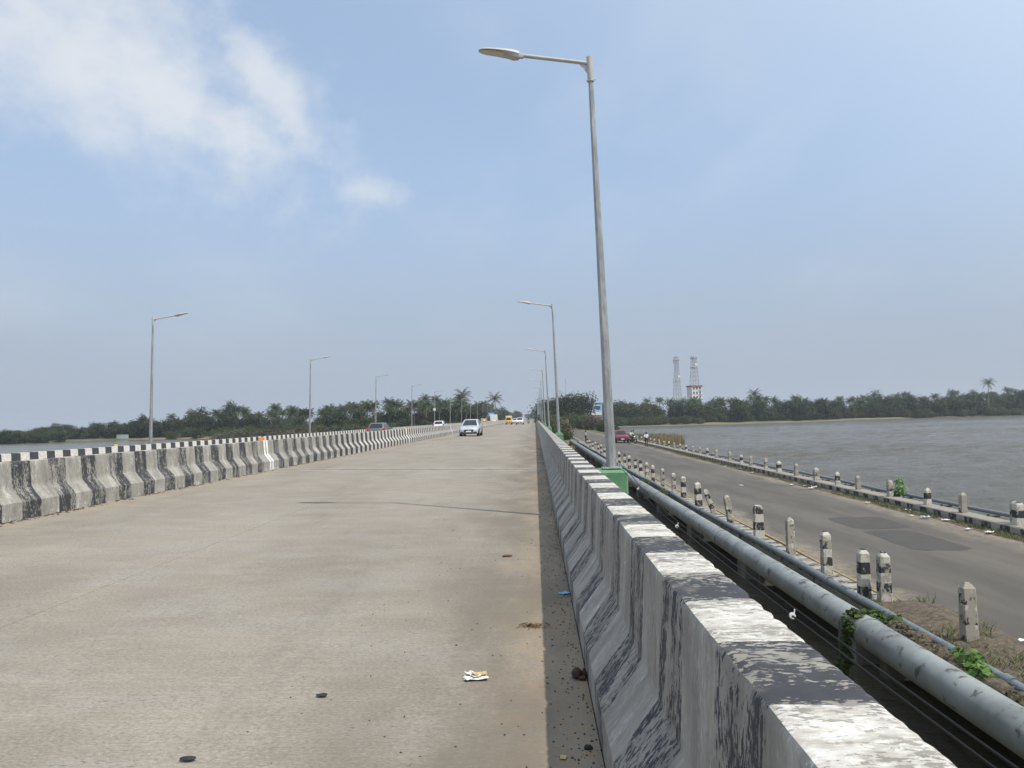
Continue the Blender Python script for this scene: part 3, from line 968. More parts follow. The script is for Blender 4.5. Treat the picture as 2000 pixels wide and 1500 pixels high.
for k in range(16):
    y = 12.0 + SPAN * k
    if k == 0:
        lab = 'tall grey lamp post on a green pedestal in the right foreground'
    else:
        lab = ORD[k] + ' lamp post from the camera along the right parapet'
    lamp_post(lab, 1, 1.165, y, 0.80, k < 9)
LPOST = None
for k in range(14):
    y = 37.0 + SPAN * k
    lab = ('nearest' if k == 0 else ORD[k]) + ' lamp post from the camera on the far left parapet'
    t = lamp_post(lab, -1, -18.75, y, 0.48, k < 9)
    if k == 4:
        b = MB()
        b.bev((-.02, -.22, 3.1), (.45, .3, .42), .06)
        b.tube([(0, 0, 3.0), (0, -.2, 3.0)], .03, 6)
        b.build('white_box', M['whitepaint'], t, 30)

# cables slung along the outside of the parapet from the post
cab = thing('slung_cable', 'pair of thin black cables slung outside the right parapet to the nearest post', 'cable', (0, 0, 0))
for off, sag in ((0.0, 0.0), (0.055, 0.0)):
    pts = []
    for i in range(41):
        s = i / 40
        y = 11.62 - s * 11.0
        x = 1.28 - .13 * sstep(s * 2.2) + off
        z = 0.80 - .06 * s - .55 * (s * (1 - s)) * .35 + sag - .05 * sstep(s * 6)
        pts.append((x, y, z))
    mb = MB(); mb.tube(pts, .0045, 6); mb.build('wire', M['cable'], cab, 60)
    pts = [(1.20 + off, 12.45 + 2.3 * i, .80 - .12 * math.sin(math.pi * i / 10) * 3 + sag) for i in range(11)]
    mb = MB(); mb.tube(pts, .0045, 6); mb.build('wire', M['cable'], cab, 60)
for s in (.20, .47, .73):
    y = 11.62 - s * 11.0
    x = 1.28 - .13 * sstep(s * 2.2)
    z = 0.80 - .06 * s - .55 * (s * (1 - s)) * .35 - .05 * sstep(s * 6)
    mb = MB(); mb.disc((x, y - .007, z), (0, 1, 0), [(0, .014), (.014, .014)], 10)
    mb.tube([(x + .005, y, z), (x + .012, y, z + .03)], .003, 5)
    mb.build('tie', M['clip'], cab)

# ================================================================== pipes of the old bridge
PX, PZ, PR = 5.10, -1.87, 0.235
wp = thing('water_main', 'thick grey water main running along the side of the old road bridge', 'pipe', (0, 0, 0))
SEC = 4.7
ys = [16.9 + SEC * k for k in range(-6, 21)]
sec = MB(); sec.tube([(0, 0.0, 0), (0, SEC, 0)], PR, 24); secm = sec.mesh('pipe_section', M['pipe'], 60)
col_ = MB(); col_.tube([(0, -.03, 0), (0, .03, 0)], PR + .014, 24); colm = col_.mesh('collar', M['pipe'], 60)
for y in ys[:-1]:
    link('pipe_section', secm, wp, (PX, y, PZ))
    link('collar', colm, wp, (PX, y, PZ))
e = MB()
e.tube([(PX, ys[-1], PZ), (PX, ys[-1] + .8, PZ - .03), (PX, ys[-1] + 1.5, PZ - .3), (PX, ys[-1] + 1.9, PZ - 1.0), (PX, ys[-1] + 2.0, PZ - 2.4)], PR, 24)
e.build('pipe_bend', M['pipe'], wp, 60)
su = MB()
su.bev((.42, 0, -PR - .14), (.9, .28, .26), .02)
sum_ = su.mesh('pipe_support', M['shadeconc'])
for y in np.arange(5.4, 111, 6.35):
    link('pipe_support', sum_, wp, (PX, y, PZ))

def wob(y, a):
    return a * math.sin(y * .35) + a * .6 * math.sin(y * .9 + 1)
sp_ = thing('service_pipe', 'slim dark pipe above the water main along the old bridge edge', 'pipe', (0, 0, 0))
for a in np.arange(-8, 108, 6.0):
    mb = MB(); mb.tube([(5.88 + wob(y, .012), y, -1.86 + wob(y + 3, .02)) for y in np.linspace(a, a + 6.0, 6)], .078, 14)
    mb.build('pipe_section', M['pipe2'], sp_, 60)
    mb = MB(); mb.tube([(5.88 + wob(a, .012), a - .09, -1.86 + wob(a + 3, .02)), (5.88 + wob(a, .012), a + .09, -1.86 + wob(a + 3, .02))], .098, 14)
    mb.build('coupling', M['pipe2'], sp_, 60)
    mb = MB(); mb.box((5.90, a + 3, -2.05), (.07, .07, .26)); mb.box((5.96, a + 3, -2.15), (.14, .07, .06)); mb.build('bracket', M['steel'], sp_)
    mb = MB(); mb.box((5.90, a + .8, -2.05), (.07, .07, .26)); mb.box((5.96, a + .8, -2.15), (.14, .07, .06)); mb.build('bracket', M['steel'], sp_)
yd = MB(); yd.tube([(6.60 + wob(y, .03), y, -1.975) for y in np.arange(14.6, 60, .8)], .028, 8)
tag(yd.build('yellow_duct', M['yellow'], smooth=60), 'thin yellowish duct lying along the road side of the pipe kerb', 'duct')
rp = thing('river_side_pipe', 'thin grey pipe on low brackets behind the river side bollards', 'pipe', (0, 0, 0))
for a in np.arange(12, 106, 5.4):
    mb = MB(); mb.tube([(14.02 + wob(y, .01), y, -1.66 + wob(y, .015)) for y in np.linspace(a, a + 5.4, 5)], .062, 10)
    mb.build('pipe_section', M['rpipe'], rp, 60)
for a in np.arange(13.2, 106, 2.7):
    mb = MB(); mb.box((13.9, a, -1.75), (.32, .05, .05)); mb.box((13.72, a, -1.72), (.05, .05, .11)); mb.build('bracket', M['steel'], rp)

# ================================================================== bollards
BM = [banded_mat('bollard_paint_a', 4, 0, .9, 0.0), banded_mat('bollard_paint_b', 4, 0, .9, 1.0, wear=0.45), banded_mat('bollard_paint_c', 5, 0, .9, 0.0, wear=0.49), banded_mat('bollard_paint_d', 6, 0, .9, 1.0, wear=0.54)]
BMR = [banded_mat('river_bollard_paint_a', 3, 0, .62, 0.0), banded_mat('river_bollard_paint_b', 3, 0, .62, 0.0, wear=.52), banded_mat('river_bollard_paint_c', 4, 0, .62, 1.0, wear=.57)]


def bollard_mesh(w, h, mat, domed=False, sd=0):
    mb = MB()
    k = .013
    def ring(hw, kk, z, ox=0):
        return [(-hw + kk + ox, -hw, z), (hw - kk + ox, -hw, z), (hw + ox, -hw + kk, z), (hw + ox, hw - kk, z), (hw - kk + ox, hw, z), (-hw + kk + ox, hw, z), (-hw + ox, hw - kk, z), (-hw + ox, -hw + kk, z)]
    hw = w / 2
    rs = [ring(hw * 1.02, k, -.03)]
    for i in range(1, 7):
        z = (h - .12) * i / 6
        rs.append(ring(hw * (1.02 - .10 * i / 6) + .006 * mnoise.noise(Vector((sd, z * 6, 1))), k, z, .005 * mnoise.noise(Vector((sd + 5, z * 5, 2)))))
    if domed:
        rs += [ring(hw * .86, k * 1.5, h - .06), ring(hw * .62, k * 1.6, h - .015), ring(hw * .25, k * .6, h)]
    else:
        rs += [ring(hw * .90, k, h - .085), ring(hw * .34, k * .8, h)]
    mb.loft(rs, True, True)
    return mb.mesh('bollard', mat, 25)


LB = [(11.55, 6.43, .20, 3, 0, 0), (14.2, 6.36, .21, 2, 0, 0), (14.55, 6.14, .20, 1, 0, 0), (16.8, 6.28, .20, 2, 0, 0), (19.1, 6.26, .19, 3, 0, 0),
      (21.8, 6.25, .26, 0, 0, 0), (24.9, 6.25, .19, 3, 9, 0), (27.4, 6.28, .17, 2, 19, 0), (29.8, 6.25, .24, 1, 3, 0), (32.8, 6.24, .20, 1, 0, 0), (35, 6.22, .19, 2, 0, 0),
      (38, 6.22, .18, 3, 1, 0), (41, 6.2, .18, 1, 0, 0), (43.3, 6.2, .2, 2, 0, 0), (45.8, 6.2, .2, 0, 0, 0), (48.2, 6.2, .2, 0, 0, 0), (51.3, 6.2, .2, 1, 0, 0), (54, 6.2, .2, 0, 0, 0),
      (57.3, 6.2, .2, 1, 2, 0), (61, 6.2, .2, 0, 0, 0), (64, 6.2, .2, 1, 0, 0), (67, 6.2, .2, 0, 0, 0), (70, 6.2, .2, 0, -3, 0), (73.2, 6.2, .2, 1, 0, 0), (76.5, 6.2, .2, 0, 0, 0),
      (80, 6.2, .2, 2, 0, 0), (84, 6.2, .2, 0, 0, 0), (88, 6.2, .2, 1, 4, 0), (93, 6.25, .2, 0, 0, 0)]
for i, (y, x, w, mi, lean, _) in enumerate(LB):
    if i == 2: lab = 'worn grey bollard close behind its lighter twin on the pipe side kerb'
    elif i == 1: lab = 'pale worn bollard in front of a second one on the pipe side kerb'
    elif i == 5: lab = 'broad round-topped bollard with bold black and white bands on the pipe side kerb'
    elif i == 7: lab = 'broken pale bollard leaning hard to the left on the pipe side kerb'
    elif i == 6: lab = 'pale bollard leaning slightly left, next to the broad round-topped one'
    elif i == 0: lab = 'weathered bollard standing in soil by the old road, nearest to the camera'
    else: lab = ORD[i] + ' bollard from the camera along the pipe side kerb'
    o = link('bollard', bollard_mesh(w, .92 if i < 12 else .88, BM[mi], i in (5,), i), None, (x, y + .35, -1.95))
    tag(o, lab, 'bollard', 'bollards on the pipe side kerb')
    o.rotation_euler = (R(random.uniform(-1.5, 1.5)), -R(lean), R(random.uniform(-5, 5)))
RBY = [21.6, 21.95, 24.4, 26.6, 29.4, 32.3, 34.5, 37.1, 40, 42.8, 45.2, 48.4, 50.6, 53.6, 57.6, 60.6, 63.2, 66, 69, 72, 75, 78, 81, 84, 87.5, 90.5, 94, 98, 102]
for i, y in enumerate(RBY):
    w = .24 if i in (0, 9, 7) else .19
    o = link('bollard', bollard_mesh(w, .62 * random.uniform(.93, 1.06), BMR[(i * 7) % 3], i % 4 == 0, i + 40), None, (13.48 + (.12 if i == 1 else 0), y + .55, -1.74))
    if i == 1: lab = 'bollard standing right behind the nearest one on the river side kerb'
    else: lab = ORD[i] + ' bollard from the camera along the river side kerb'
    tag(o, lab, 'bollard', 'bollards on the river side kerb')
    o.rotation_euler = (R(random.uniform(-2, 2)), R(random.uniform(-2, 2)), R(random.uniform(-5, 5)))

# ================================================================== vehicles (local front towards -Y)
CARS = {
    # stations: (y, half width, bottom z, top z); cabin: belt ring and roof ring as (y front, y rear, half width, z)
    'hatch': dict(st=[(-1.92, .60, .34, .60), (-1.88, .72, .24, .66), (-1.70, .80, .20, .76), (-1.30, .845, .20, .88), (-.95, .86, .20, .95), (-.2, .865, .20, .97), (1.1, .862, .21, 1.0), (1.6, .83, .23, 1.01), (1.84, .78, .28, .97), (1.92, .70, .36, .84)],
                  belt=(-1.02, 1.80, .79, .93), roof=(-.22, 1.32, .57, 1.50), wb=(-1.22, 1.20), wr=.30, L=3.84),
    'suv': dict(st=[(-2.1, .66, .42, .74), (-2.06, .78, .32, .86), (-1.85, .86, .28, .98), (-1.35, .89, .28, 1.06), (-1.0, .90, .28, 1.09), (0, .90, .28, 1.10), (1.3, .90, .29, 1.12), (1.8, .87, .31, 1.13), (2.02, .83, .36, 1.10), (2.1, .75, .45, .98)],
                belt=(-1.10, 2.0, .82, 1.06), roof=(-.45, 1.72, .64, 1.66), wb=(-1.32, 1.30), wr=.35, L=4.2),
    'van': dict(st=[(-1.9, .56, .42, .82), (-1.86, .68, .30, .94), (-1.7, .73, .26, 1.02), (-1.45, .75, .26, 1.06), (-.8, .75, .26, 1.06), (-.4, .75, .30, 1.04), (1.5, .75, .45, .95), (1.88, .74, .5, .92), (1.9, .70, .52, .9)],
                belt=(-1.72, -.35, .72, 1.02), roof=(-1.22, -.40, .62, 1.78), wb=(-1.15, 1.15), wr=.27, L=3.8),
}


def lerp3(a, b, t):
    return Vector(a) * (1 - t) + Vector(b) * t


def make_car(kind, label, cat, loc, rz, body, group=None, name='parked_car', two_tone=None, lit=False):
    d = CARS[kind]
    t = thing(name, label, cat, loc, rz, group)
    mb = MB()
    rings = []
    for y, w, zb, zt in d['st']:
        h = zt - zb
        half = [(0, zb), (w * .80, zb), (w * .94, zb + h * .10), (w * .99, zb + h * .32), (w, zb + h * .55), (w * .985, zb + h * .78), (w * .93, zb + h * .93), (w * .72, zt - .005), (w * .35, zt + .012), (0, zt + .016)]
        rings.append([(x, y, z) for x, z in half] + [(-x, y, z) for x, z in half[-2:0:-1]])
    mb.loft(rings, True, True)
    y0, y1, bw, bz = d['belt']
    r0, r1, rw, rz_ = d['roof']

    def ringc(ya, yb, w, z, k):
        return [(-w + k, ya, z), (-w * .4, ya - .03, z), (w * .4, ya - .03, z), (w - k, ya, z), (w, ya + k, z), (w, yb - k, z), (w - k, yb, z), (-w + k, yb, z), (-w, yb - k, z), (-w, ya + k, z)]
    mb.loft([ringc(y0, y1, bw, bz - .06, .10), ringc(y0 + .06, y1 - .02, bw, bz, .10), ringc(r0, r1, rw + .03, rz_ - .05, .10), ringc(r0 + .12, r1 - .08, rw - .06, rz_ - .008, .10), ringc(r0 + .4, r1 - .4, rw * .5, rz_, .05)], True, True)
    mb.build('body', body, t, 40)
    # glass, laid just proud of the cabin
    def pane(nm, a, b, c, e, off, mat=M['glass']):
        p = MB()
        o = Vector(off)
        p.add([Vector(a) + o, Vector(b) + o, Vector(c) + o, Vector(e) + o] + [Vector(q) + o * -.4 for q in (a, b, c, e)], [(0, 1, 2, 3), (7, 6, 5, 4), (0, 4, 5, 1), (1, 5, 6, 2), (2, 6, 7, 3), (3, 7, 4, 0)])
        return p.build(nm, mat, t)
    zb_, zt_ = bz + .02, rz_ - .09
    f = lambda z: (z - bz) / (rz_ - .05 - bz)
    fy = lambda z: y0 + .06 - .03 + (r0 - y0 - .06) * f(z)
    ry = lambda z: y1 - .02 + (r1 - y1 + .02) * f(z)
    hw = lambda z: bw + (rw + .03 - bw) * f(z)
    n = Vector((0, -(rz_ - bz), abs(r0 - y0))).normalized() * .012
    pane('windshield', (-hw(zb_) + .13, fy(zb_), zb_), (hw(zb_) - .13, fy(zb_), zb_), (hw(zt_) - .13, fy(zt_), zt_), (-hw(zt_) + .13, fy(zt_), zt_), n)
    n = Vector((0, rz_ - bz, abs(r1 - y1) + .1)).normalized() * .012
    zr = bz + .10
    pane('rear_window', (hw(zr) - .13, ry(zr), zr), (-hw(zr) + .13, ry(zr), zr), (-hw(zt_) + .14, ry(zt_), zt_), (hw(zt_) - .14, ry(zt_), zt_), n)
    for s in (-1, 1):
        ya, yb = fy(zb_) + .22, ry(zb_) - .18
        ym = ya + (yb - ya) * .5
        ta, tb_ = fy(zt_) + .16, ry(zt_) - .14
        tm = ta + (tb_ - ta) * .48
        off = (s * .012, 0, .004)
        for (p0, p1, q0, q1) in ((ya, ym - .04, ta, tm - .04), (ym + .04, yb, tm + .04, tb_)):
            A = [(s * hw(zb_), p0, zb_ + .01), (s * hw(zb_), p1, zb_ + .01), (s * hw(zt_), q1, zt_), (s * hw(zt_), q0, zt_)]
            if s < 0: A = A[::-1]
            pane('side_window', *A, off)
        m = MB(); m.bev((s * (bw + .13), y0 + .42, bz + .07), (.17, .10, .13), .025); m.tube([(s * (bw - .02), y0 + .44, bz + .02), (s * (bw + .1), y0 + .42, bz + .04)], .02, 6)
        m.build('mirror', body, t, 40)
        fr = d['st'][1]
        f2 = d['st'][2]
        zc, w1, w2 = (fr[2] + fr[3]) / 2 + (fr[3] - fr[2]) * .22, fr[1], f2[1]
        hl = MB()
        hl.loft([[(s * w1 * .60, fr[0] - .035, zc - .035), (s * w1 * 1.0, fr[0] + .03, zc - .05), (s * (w2 * 1.008), f2[0] - .02, zc + .04), (s * (w2 * .985), f2[0] - .02, zc + .11), (s * w1 * .98, fr[0] - .005, zc + .075), (s * w1 * .66, fr[0] - .02, zc + .03)],
                 [(s * w1 * .60, fr[0] + .06, zc - .035), (s * w1 * .90, fr[0] + .12, zc - .05), (s * (w2 * .9), f2[0] - .02, zc + .04), (s * (w2 * .88), f2[0] - .02, zc + .11), (s * w1 * .9, fr[0] + .10, zc + .075), (s * w1 * .66, fr[0] + .10, zc + .03)]], True, True)
        hl.build('headlight', M['lampglass'], t)
        rr = d['st'][-2]
        tl = MB(); tl.bev((s * (rr[1] - .07), rr[0] - .02, rr[3] - .06), (.20, .16, .30 if kind != 'van' else .12), .03)
        tl.build('tail_light', M['redlamp'], t, 40)
        fg = MB(); fg.bev((s * fr[1] * .80, fr[0] - .005, fr[2] + .10), (.26, .10, .13), .03)
        fg.build('fog_lamp_recess', M['trim'], t, 30)
    fr = d['st'][0]
    w = fr[1]
    g = MB(); g.bev((0, fr[0] - .005, fr[2] + .15), (w * 1.35, .07, .20), .03); gr = g.build('grille', M['trim'], t, 30)
    e = MB(); e.disc((0, fr[0] - .04, fr[2] + .20), (0, -1, 0), [(0, .055), (.012, .05)], 12); e.build('emblem', M['chrome'], gr)
    p = MB(); p.box((0, fr[0] - .055, fr[2] + .09), (.46, .012, .11)); p.build('number_plate', M['plate'], t)
    lo = MB(); lo.bev((0, fr[0] + .05, fr[2] - .04), (w * 2.1, .16, .09), .02); lo.build('bumper_lip', M['trim'], t, 30)
    rr = d['st'][-1]
    p = MB(); p.box((0, rr[0] + .012, rr[2] + .34 if kind != 'van' else rr[2] + .1), (.46, .012, .11)); p.build('number_plate', M['plate'], t)
    lo = MB(); lo.bev((0, rr[0] - .04, rr[2] + .05), (rr[1] * 2.15, .14, .16), .03); lo.build('rear_bumper', M['trim'], t, 30)
    wr = d['wr']
    hwid = max(q[1] for q in d['st'])
    for y in d['wb']:
        for s in (-1, 1):
            x = s * (hwid - .095)
            wl = MB(); wl.disc((x - s * .09, y, wr), (s, 0, 0), [(0, wr * .8), (.02, wr * .97), (.05, wr), (.15, wr), (.18, wr * .97), (.20, wr * .72), (.17, wr * .66)], 20)
            o = wl.build('wheel', M['tyre'], t, 40)
            rm = MB(); rm.disc((x + s * .085, y, wr), (s, 0, 0), [(0, wr * .66), (.012, wr * .62), (.004, wr * .2), (.016, wr * .12)], 20)
            rm.build('rim', M['rim'], o, 30)
            ar = MB(); ar.disc((x - s * .12, y, wr + .03), (s, 0, 0), [(0, wr * 1.2), (.213, wr * 1.2)], 20)
            ar.build('wheel_arch', M['trim'], t, 40)
    return t


def dz(x):
    return deck_z(x) + .002


make_car('hatch', 'silver hatchback driving towards the camera beside the median barrier', 'car', (-5.75, 69, dz(-5.75)), R(-2), paint('silver_car_paint', (0.52, 0.56, 0.60), .35), name='car')
make_car('hatch', 'dark grey hatchback seen from behind beyond the median barrier', 'car', (-14.0, 69, dz(-14.0)), math.pi, paint('grey_car_paint', (0.13, 0.14, 0.145), .3), name='car')
make_car('hatch', 'white hatchback driving away beyond the median barrier', 'car', (-13.9, 112, dz(-13.9)), math.pi, paint('white_car_paint', (0.72, 0.73, 0.74)), name='car')
make_car('suv', 'white sport utility car approaching to the right of the yellow van', 'car', (-3.65, 185, dz(-3.65)), 0, paint('white_suv_paint', (0.75, 0.76, 0.77)), name='car')
make_car('hatch', 'small white car following behind the yellow van', 'car', (-5.6, 215, dz(-5.6)), 0, paint('white_car_paint_b', (0.68, 0.69, 0.71)), name='car')
make_car('suv', 'red sport utility car coming along the old road', 'car', (11.35, 104, ROAD_Z + .002), R(3), paint('red_car_paint', (0.20, 0.012, 0.028), .2), name='car')
van = make_car('van', 'yellow goods van with a tall cream box approaching on the bridge', 'van', (-6.35, 186, dz(-6.35)), 0, paint('yellow_van_paint', (0.72, 0.42, 0.035)), name='goods_van')
b = MB(); b.bev((0, .72, 1.36), (1.56, 2.3, 1.42), .05); b.build('cargo_box', paint('cream_box_paint', (0.66, 0.50, 0.22)), van, 30)
b = MB(); b.bev((0, -.60, 1.93), (1.36, .5, .34), .05); b.build('roof_sign', paint('cream_sign_paint', (0.72, 0.60, 0.36)), van, 30)
lor = make_car('van', 'white lorry driving away beyond the median near the blue sign', 'lorry', (-12.6, 236, dz(-12.6)), math.pi, paint('white_lorry_paint', (0.74, 0.75, 0.76)), name='lorry')
lor.scale = (1.3, 1.35, 1.3)
b = MB(); b.bev((0, .72, 1.42), (1.6, 2.35, 1.5), .06); b.build('cargo_box', M['whitepaint'], lor, 30)
yv = make_car('van', 'small yellow van driving away on the far carriageway', 'van', (-13.6, 205, dz(-13.6)), math.pi, paint('ochre_van_paint', (0.55, 0.36, 0.08)), name='goods_van')
b = MB(); b.bev((0, .72, 1.2), (1.5, 2.2, 1.1), .05); b.build('cargo_box', paint('ochre_box_paint', (0.50, 0.36, 0.12)), yv, 30)


def make_bike(label, loc, rz, body):
    t = thing('motorcycle', label, 'motorcycle', loc, rz, 'motorcycles')
    for y in (-.64, .64):
        w = MB()
        for k in range(20):
            pass
        rings = []
        for k in range(20):
            a = 2 * math.pi * k / 20
            c = Vector((0, y + .25 * math.cos(a), .30 + .25 * math.sin(a)))
            rad = Vector((0, math.cos(a), math.sin(a)))
            rings.append([c + Vector((.05 * math.cos(q), 0, 0)) + rad * (.05 * math.sin(q)) for q in [2 * math.pi * j / 8 for j in range(8)]])
        w.loft(rings + [rings[0]], True)
        o = w.build('wheel', M['tyre'], t, 60)
        h = MB(); h.disc((-.05, y, .30), (1, 0, 0), [(0, .05), (.10, .05)], 10)
        for k in range(8):
            a = math.pi * k / 4
            h.tube([(0, y, .30), (0, y + .21 * math.cos(a), .30 + .21 * math.sin(a))], .008, 4)
        h.build('rim', M['rim'], o)
    f = MB()
    f.tube([(0, -.5, .72), (0, -.2, .45), (0, .2, .38), (0, .64, .30)], .035, 6)
    f.tube([(0, -.42, .80), (0, .1, .68), (0, .55, .72)], .03, 6)
    f.build('frame', M['trim'], t, 50)
    for s in (-1, 1):
        k = MB(); k.tube([(s * .09, -.42, .85), (s * .09, -.64, .30)], .025, 6); k.build('fork', M['chrome'], t, 50)
        hb = MB(); hb.tube([(0, -.40, .95), (s * .15, -.40, 1.02), (s * .36, -.28, 1.0)], .016, 6); hb.build('handlebar', M['trim'], t, 50)
    e = MB(); e.bev((0, .0, .42), (.26, .36, .30), .05); e.build('engine', M['steel'], t, 40)
    tk = MB(); tk.ball((0, -.16, .80), (.15, .28, .13), 12, 8); tk.build('tank', body, t, 60)
    st = MB(); st.bev((0, .38, .79), (.26, .72, .10), .04); st.build('seat', M['trim'], t, 40)
    hl = MB(); hl.ball((0, -.52, .88), (.09, .07, .09), 10, 8); hl.build('headlight', M['lampglass'], t, 60)
    ex = MB(); ex.tube([(.14, .0, .30), (.16, .4, .30), (.17, .85, .38)], [.03, .04, .05], 8); ex.build('exhaust', M['chrome'], t, 50)
    fm = MB()
    for y, a0, a1 in ((-.64, .4, 2.4), (.64, .2, 2.2)):
        vs = []
        for k in range(8):
            a = a0 + (a1 - a0) * k / 7
            vs += [(-.07, y + .33 * math.cos(a), .30 + .33 * math.sin(a)), (.07, y + .33 * math.cos(a), .30 + .33 * math.sin(a))]
        fm.add(vs, [(2 * k, 2 * k + 1, 2 * k + 3, 2 * k + 2) for k in range(7)])
    fm.build('mudguard', body, t, 60)
    return t


# ================================================================== people
def make_person(label, loc, rz, pose, shirt, trousers, group=None, h=1.0, extra=None):
    """one continuous skinned body; facing -Y locally. pose gives joint positions in metres"""
    P = dict(pelvis=(0, 0, .93), waist=(0, 0, 1.05), chest=(0, 0, 1.28), neck=(0, .01, 1.45), head0=(0, 0, 1.52), head1=(0, -.015, 1.66),
             shL=(.17, 0, 1.40), shR=(-.17, 0, 1.40), elL=(.23, .03, 1.13), elR=(-.23, .03, 1.13), wrL=(.24, -.06, .90), wrR=(-.24, -.06, .90),
             hpL=(.09, 0, .90), hpR=(-.09, 0, .90), knL=(.10, -.02, .50), knR=(-.10, -.02, .50), anL=(.10, .03, .09), anR=(-.10, .03, .09), toL=(.12, -.15, .035), toR=(-.12, -.15, .035))
    P.update(pose)
    rad = dict(pelvis=.125, waist=.118, chest=.135, neck=.055, head0=.075, head1=.085, shL=.062, shR=.062, elL=.045, elR=.045, wrL=.03, wrR=.03,
               hpL=.095, hpR=.095, knL=.060, knR=.060, anL=.042, anR=.042, toL=.034, toR=.034)
    E = [('pelvis', 'waist'), ('waist', 'chest'), ('chest', 'neck'), ('neck', 'head0'), ('head0', 'head1'), ('chest', 'shL'), ('chest', 'shR'), ('shL', 'elL'), ('elL', 'wrL'), ('shR', 'elR'), ('elR', 'wrR'),
         ('pelvis', 'hpL'), ('hpL', 'knL'), ('knL', 'anL'), ('anL', 'toL'), ('pelvis', 'hpR'), ('hpR', 'knR'), ('knR', 'anR'), ('anR', 'toR')]
    for s, sg in (('L', 1), ('R', -1)):                     # palm and five fingers
        w, e = Vector(P['wr' + s]), Vector(P['el' + s])
        dr = (w - e).normalized()
        sd = dr.cross(Vector((sg, 0, 0))).normalized()
        if sd.y > 0: sd = -sd
        P['pa' + s] = w + dr * .055; rad['pa' + s] = .026; E.append(('wr' + s, 'pa' + s))
        for k, (o, ln) in enumerate(((-.028, .07), (-.009, .085), (.010, .08), (.028, .065))):
            a, b = 'f%d%s' % (k, s), 'g%d%s' % (k, s)
            P[a] = w + dr * (.055 + ln * .5) + sd * o; P[b] = w + dr * (.055 + ln) + sd * o * 1.1 + Vector((-sg * .018, 0, 0))
            rad[a] = rad[b] = .009; E += [('pa' + s, a), (a, b)]
        a = 't' + s
        P[a] = w + dr * .07 + sd * .055; rad[a] = .010; E.append(('pa' + s, a))
    keys = list(P)
    me = bpy.data.meshes.new('person')
    me.from_pydata([tuple(Vector(P[k]) * h) for k in keys], [(keys.index(a), keys.index(b)) for a, b in E], [])
    o = bpy.data.objects.new('person', me)
    COL.objects.link(o)
    md = o.modifiers.new('skin', 'SKIN')
    md.use_smooth_shade = True
    for i, k in enumerate(keys):
        me.skin_vertices[0].data[i].radius = (rad[k] * h * (1.18 if k in ('chest', 'waist', 'pelvis') else 1), rad[k] * h)
        me.skin_vertices[0].data[i].use_root = (k == 'pelvis')
    o.modifiers.new('sub', 'SUBSURF').levels = 1
    o.modifiers['sub'].render_levels = 1
    bpy.context.view_layer.update()
    ev = o.evaluated_get(bpy.context.evaluated_depsgraph_get())
    fm = bpy.data.meshes.new_from_object(ev)
    bpy.data.objects.remove(o)
    fm.name = 'person'
    fm.materials.clear()
    for m in (shirt, trousers, M['skin'], M['trim']):
        fm.materials.append(m)
    jp = {k: Vector(P[k]) * h for k in keys}
    segs_ = [(jp['pelvis'], jp['waist'], 1), (jp['waist'], jp['chest'], 0), (jp['chest'], jp['neck'] - Vector((0, 0, .04)), 0), (jp['neck'], jp['head1'], 2)]
    for s in 'LR':
        segs_ += [(jp['chest'], jp['sh' + s], 0), (jp['sh' + s], jp['el' + s], 0), (jp['el' + s], jp['wr' + s], 2), (jp['wr' + s], jp['g1' + s], 2),
                  (jp['pelvis'], jp['hp' + s], 1), (jp['hp' + s], jp['kn' + s], 1), (jp['kn' + s], jp['an' + s], 1), (jp['an' + s], jp['to' + s], 3)]

    def dseg(p, a, b):
        ab = b - a
        t_ = max(0, min(1, (p - a).dot(ab) / max(1e-6, ab.length_squared)))
        return (p - a - ab * t_).length
    for pl in fm.polygons:
        c = Vector(pl.center)
        pl.material_index = min(segs_, key=lambda q: dseg(c, q[0], q[1]))[2]
        pl.use_smooth = True
    body = link('person', fm, None, loc)
    body.rotation_euler = (0, 0, rz)
    tag(body, label, 'person', group)
    hd = (jp['head0'] + jp['head1']) * .5 + Vector((0, 0, .03))
    hr = MB()
    for q in range(1):
        rs = []
        for i in range(6):
            tt = .5 * math.pi * i / 5
            rs.append([hd + Vector((.090 * math.cos(tt) * math.cos(2 * math.pi * k / 12) * h, .018 + .100 * math.cos(tt) * math.sin(2 * math.pi * k / 12) * h, (.055 if math.sin(2 * math.pi * k / 12) < -.2 else -.05) * (1 - i / 5) + .112 * math.sin(tt) * h)) for k in range(12)])
        hr.loft(rs, True, True)
    hr.build('hair', M['hair'], body, 60)
    for s in (-1, 1):
        ey = MB(); ey.ball(hd + Vector((s * .034, -.088 * h, .0)), .011, 6, 5); ey.build('eye', M['hair'], body)
        er = MB(); er.ball(hd + Vector((s * .088 * h, .01, -.01)), (.012, .022, .032), 6, 5); er.build('ear', M['skin'], body)
    ns = MB(); ns.ball(hd + Vector((0, -.098 * h, -.022)), (.014, .02, .024), 6, 5); ns.build('nose', M['skin'], body)
    mo = MB(); mo.ball(hd + Vector((0, -.088 * h, -.062)), (.026, .008, .007), 6, 4); mo.build('mouth', cloth('lips', (.12, .05, .04)), body)
    return body


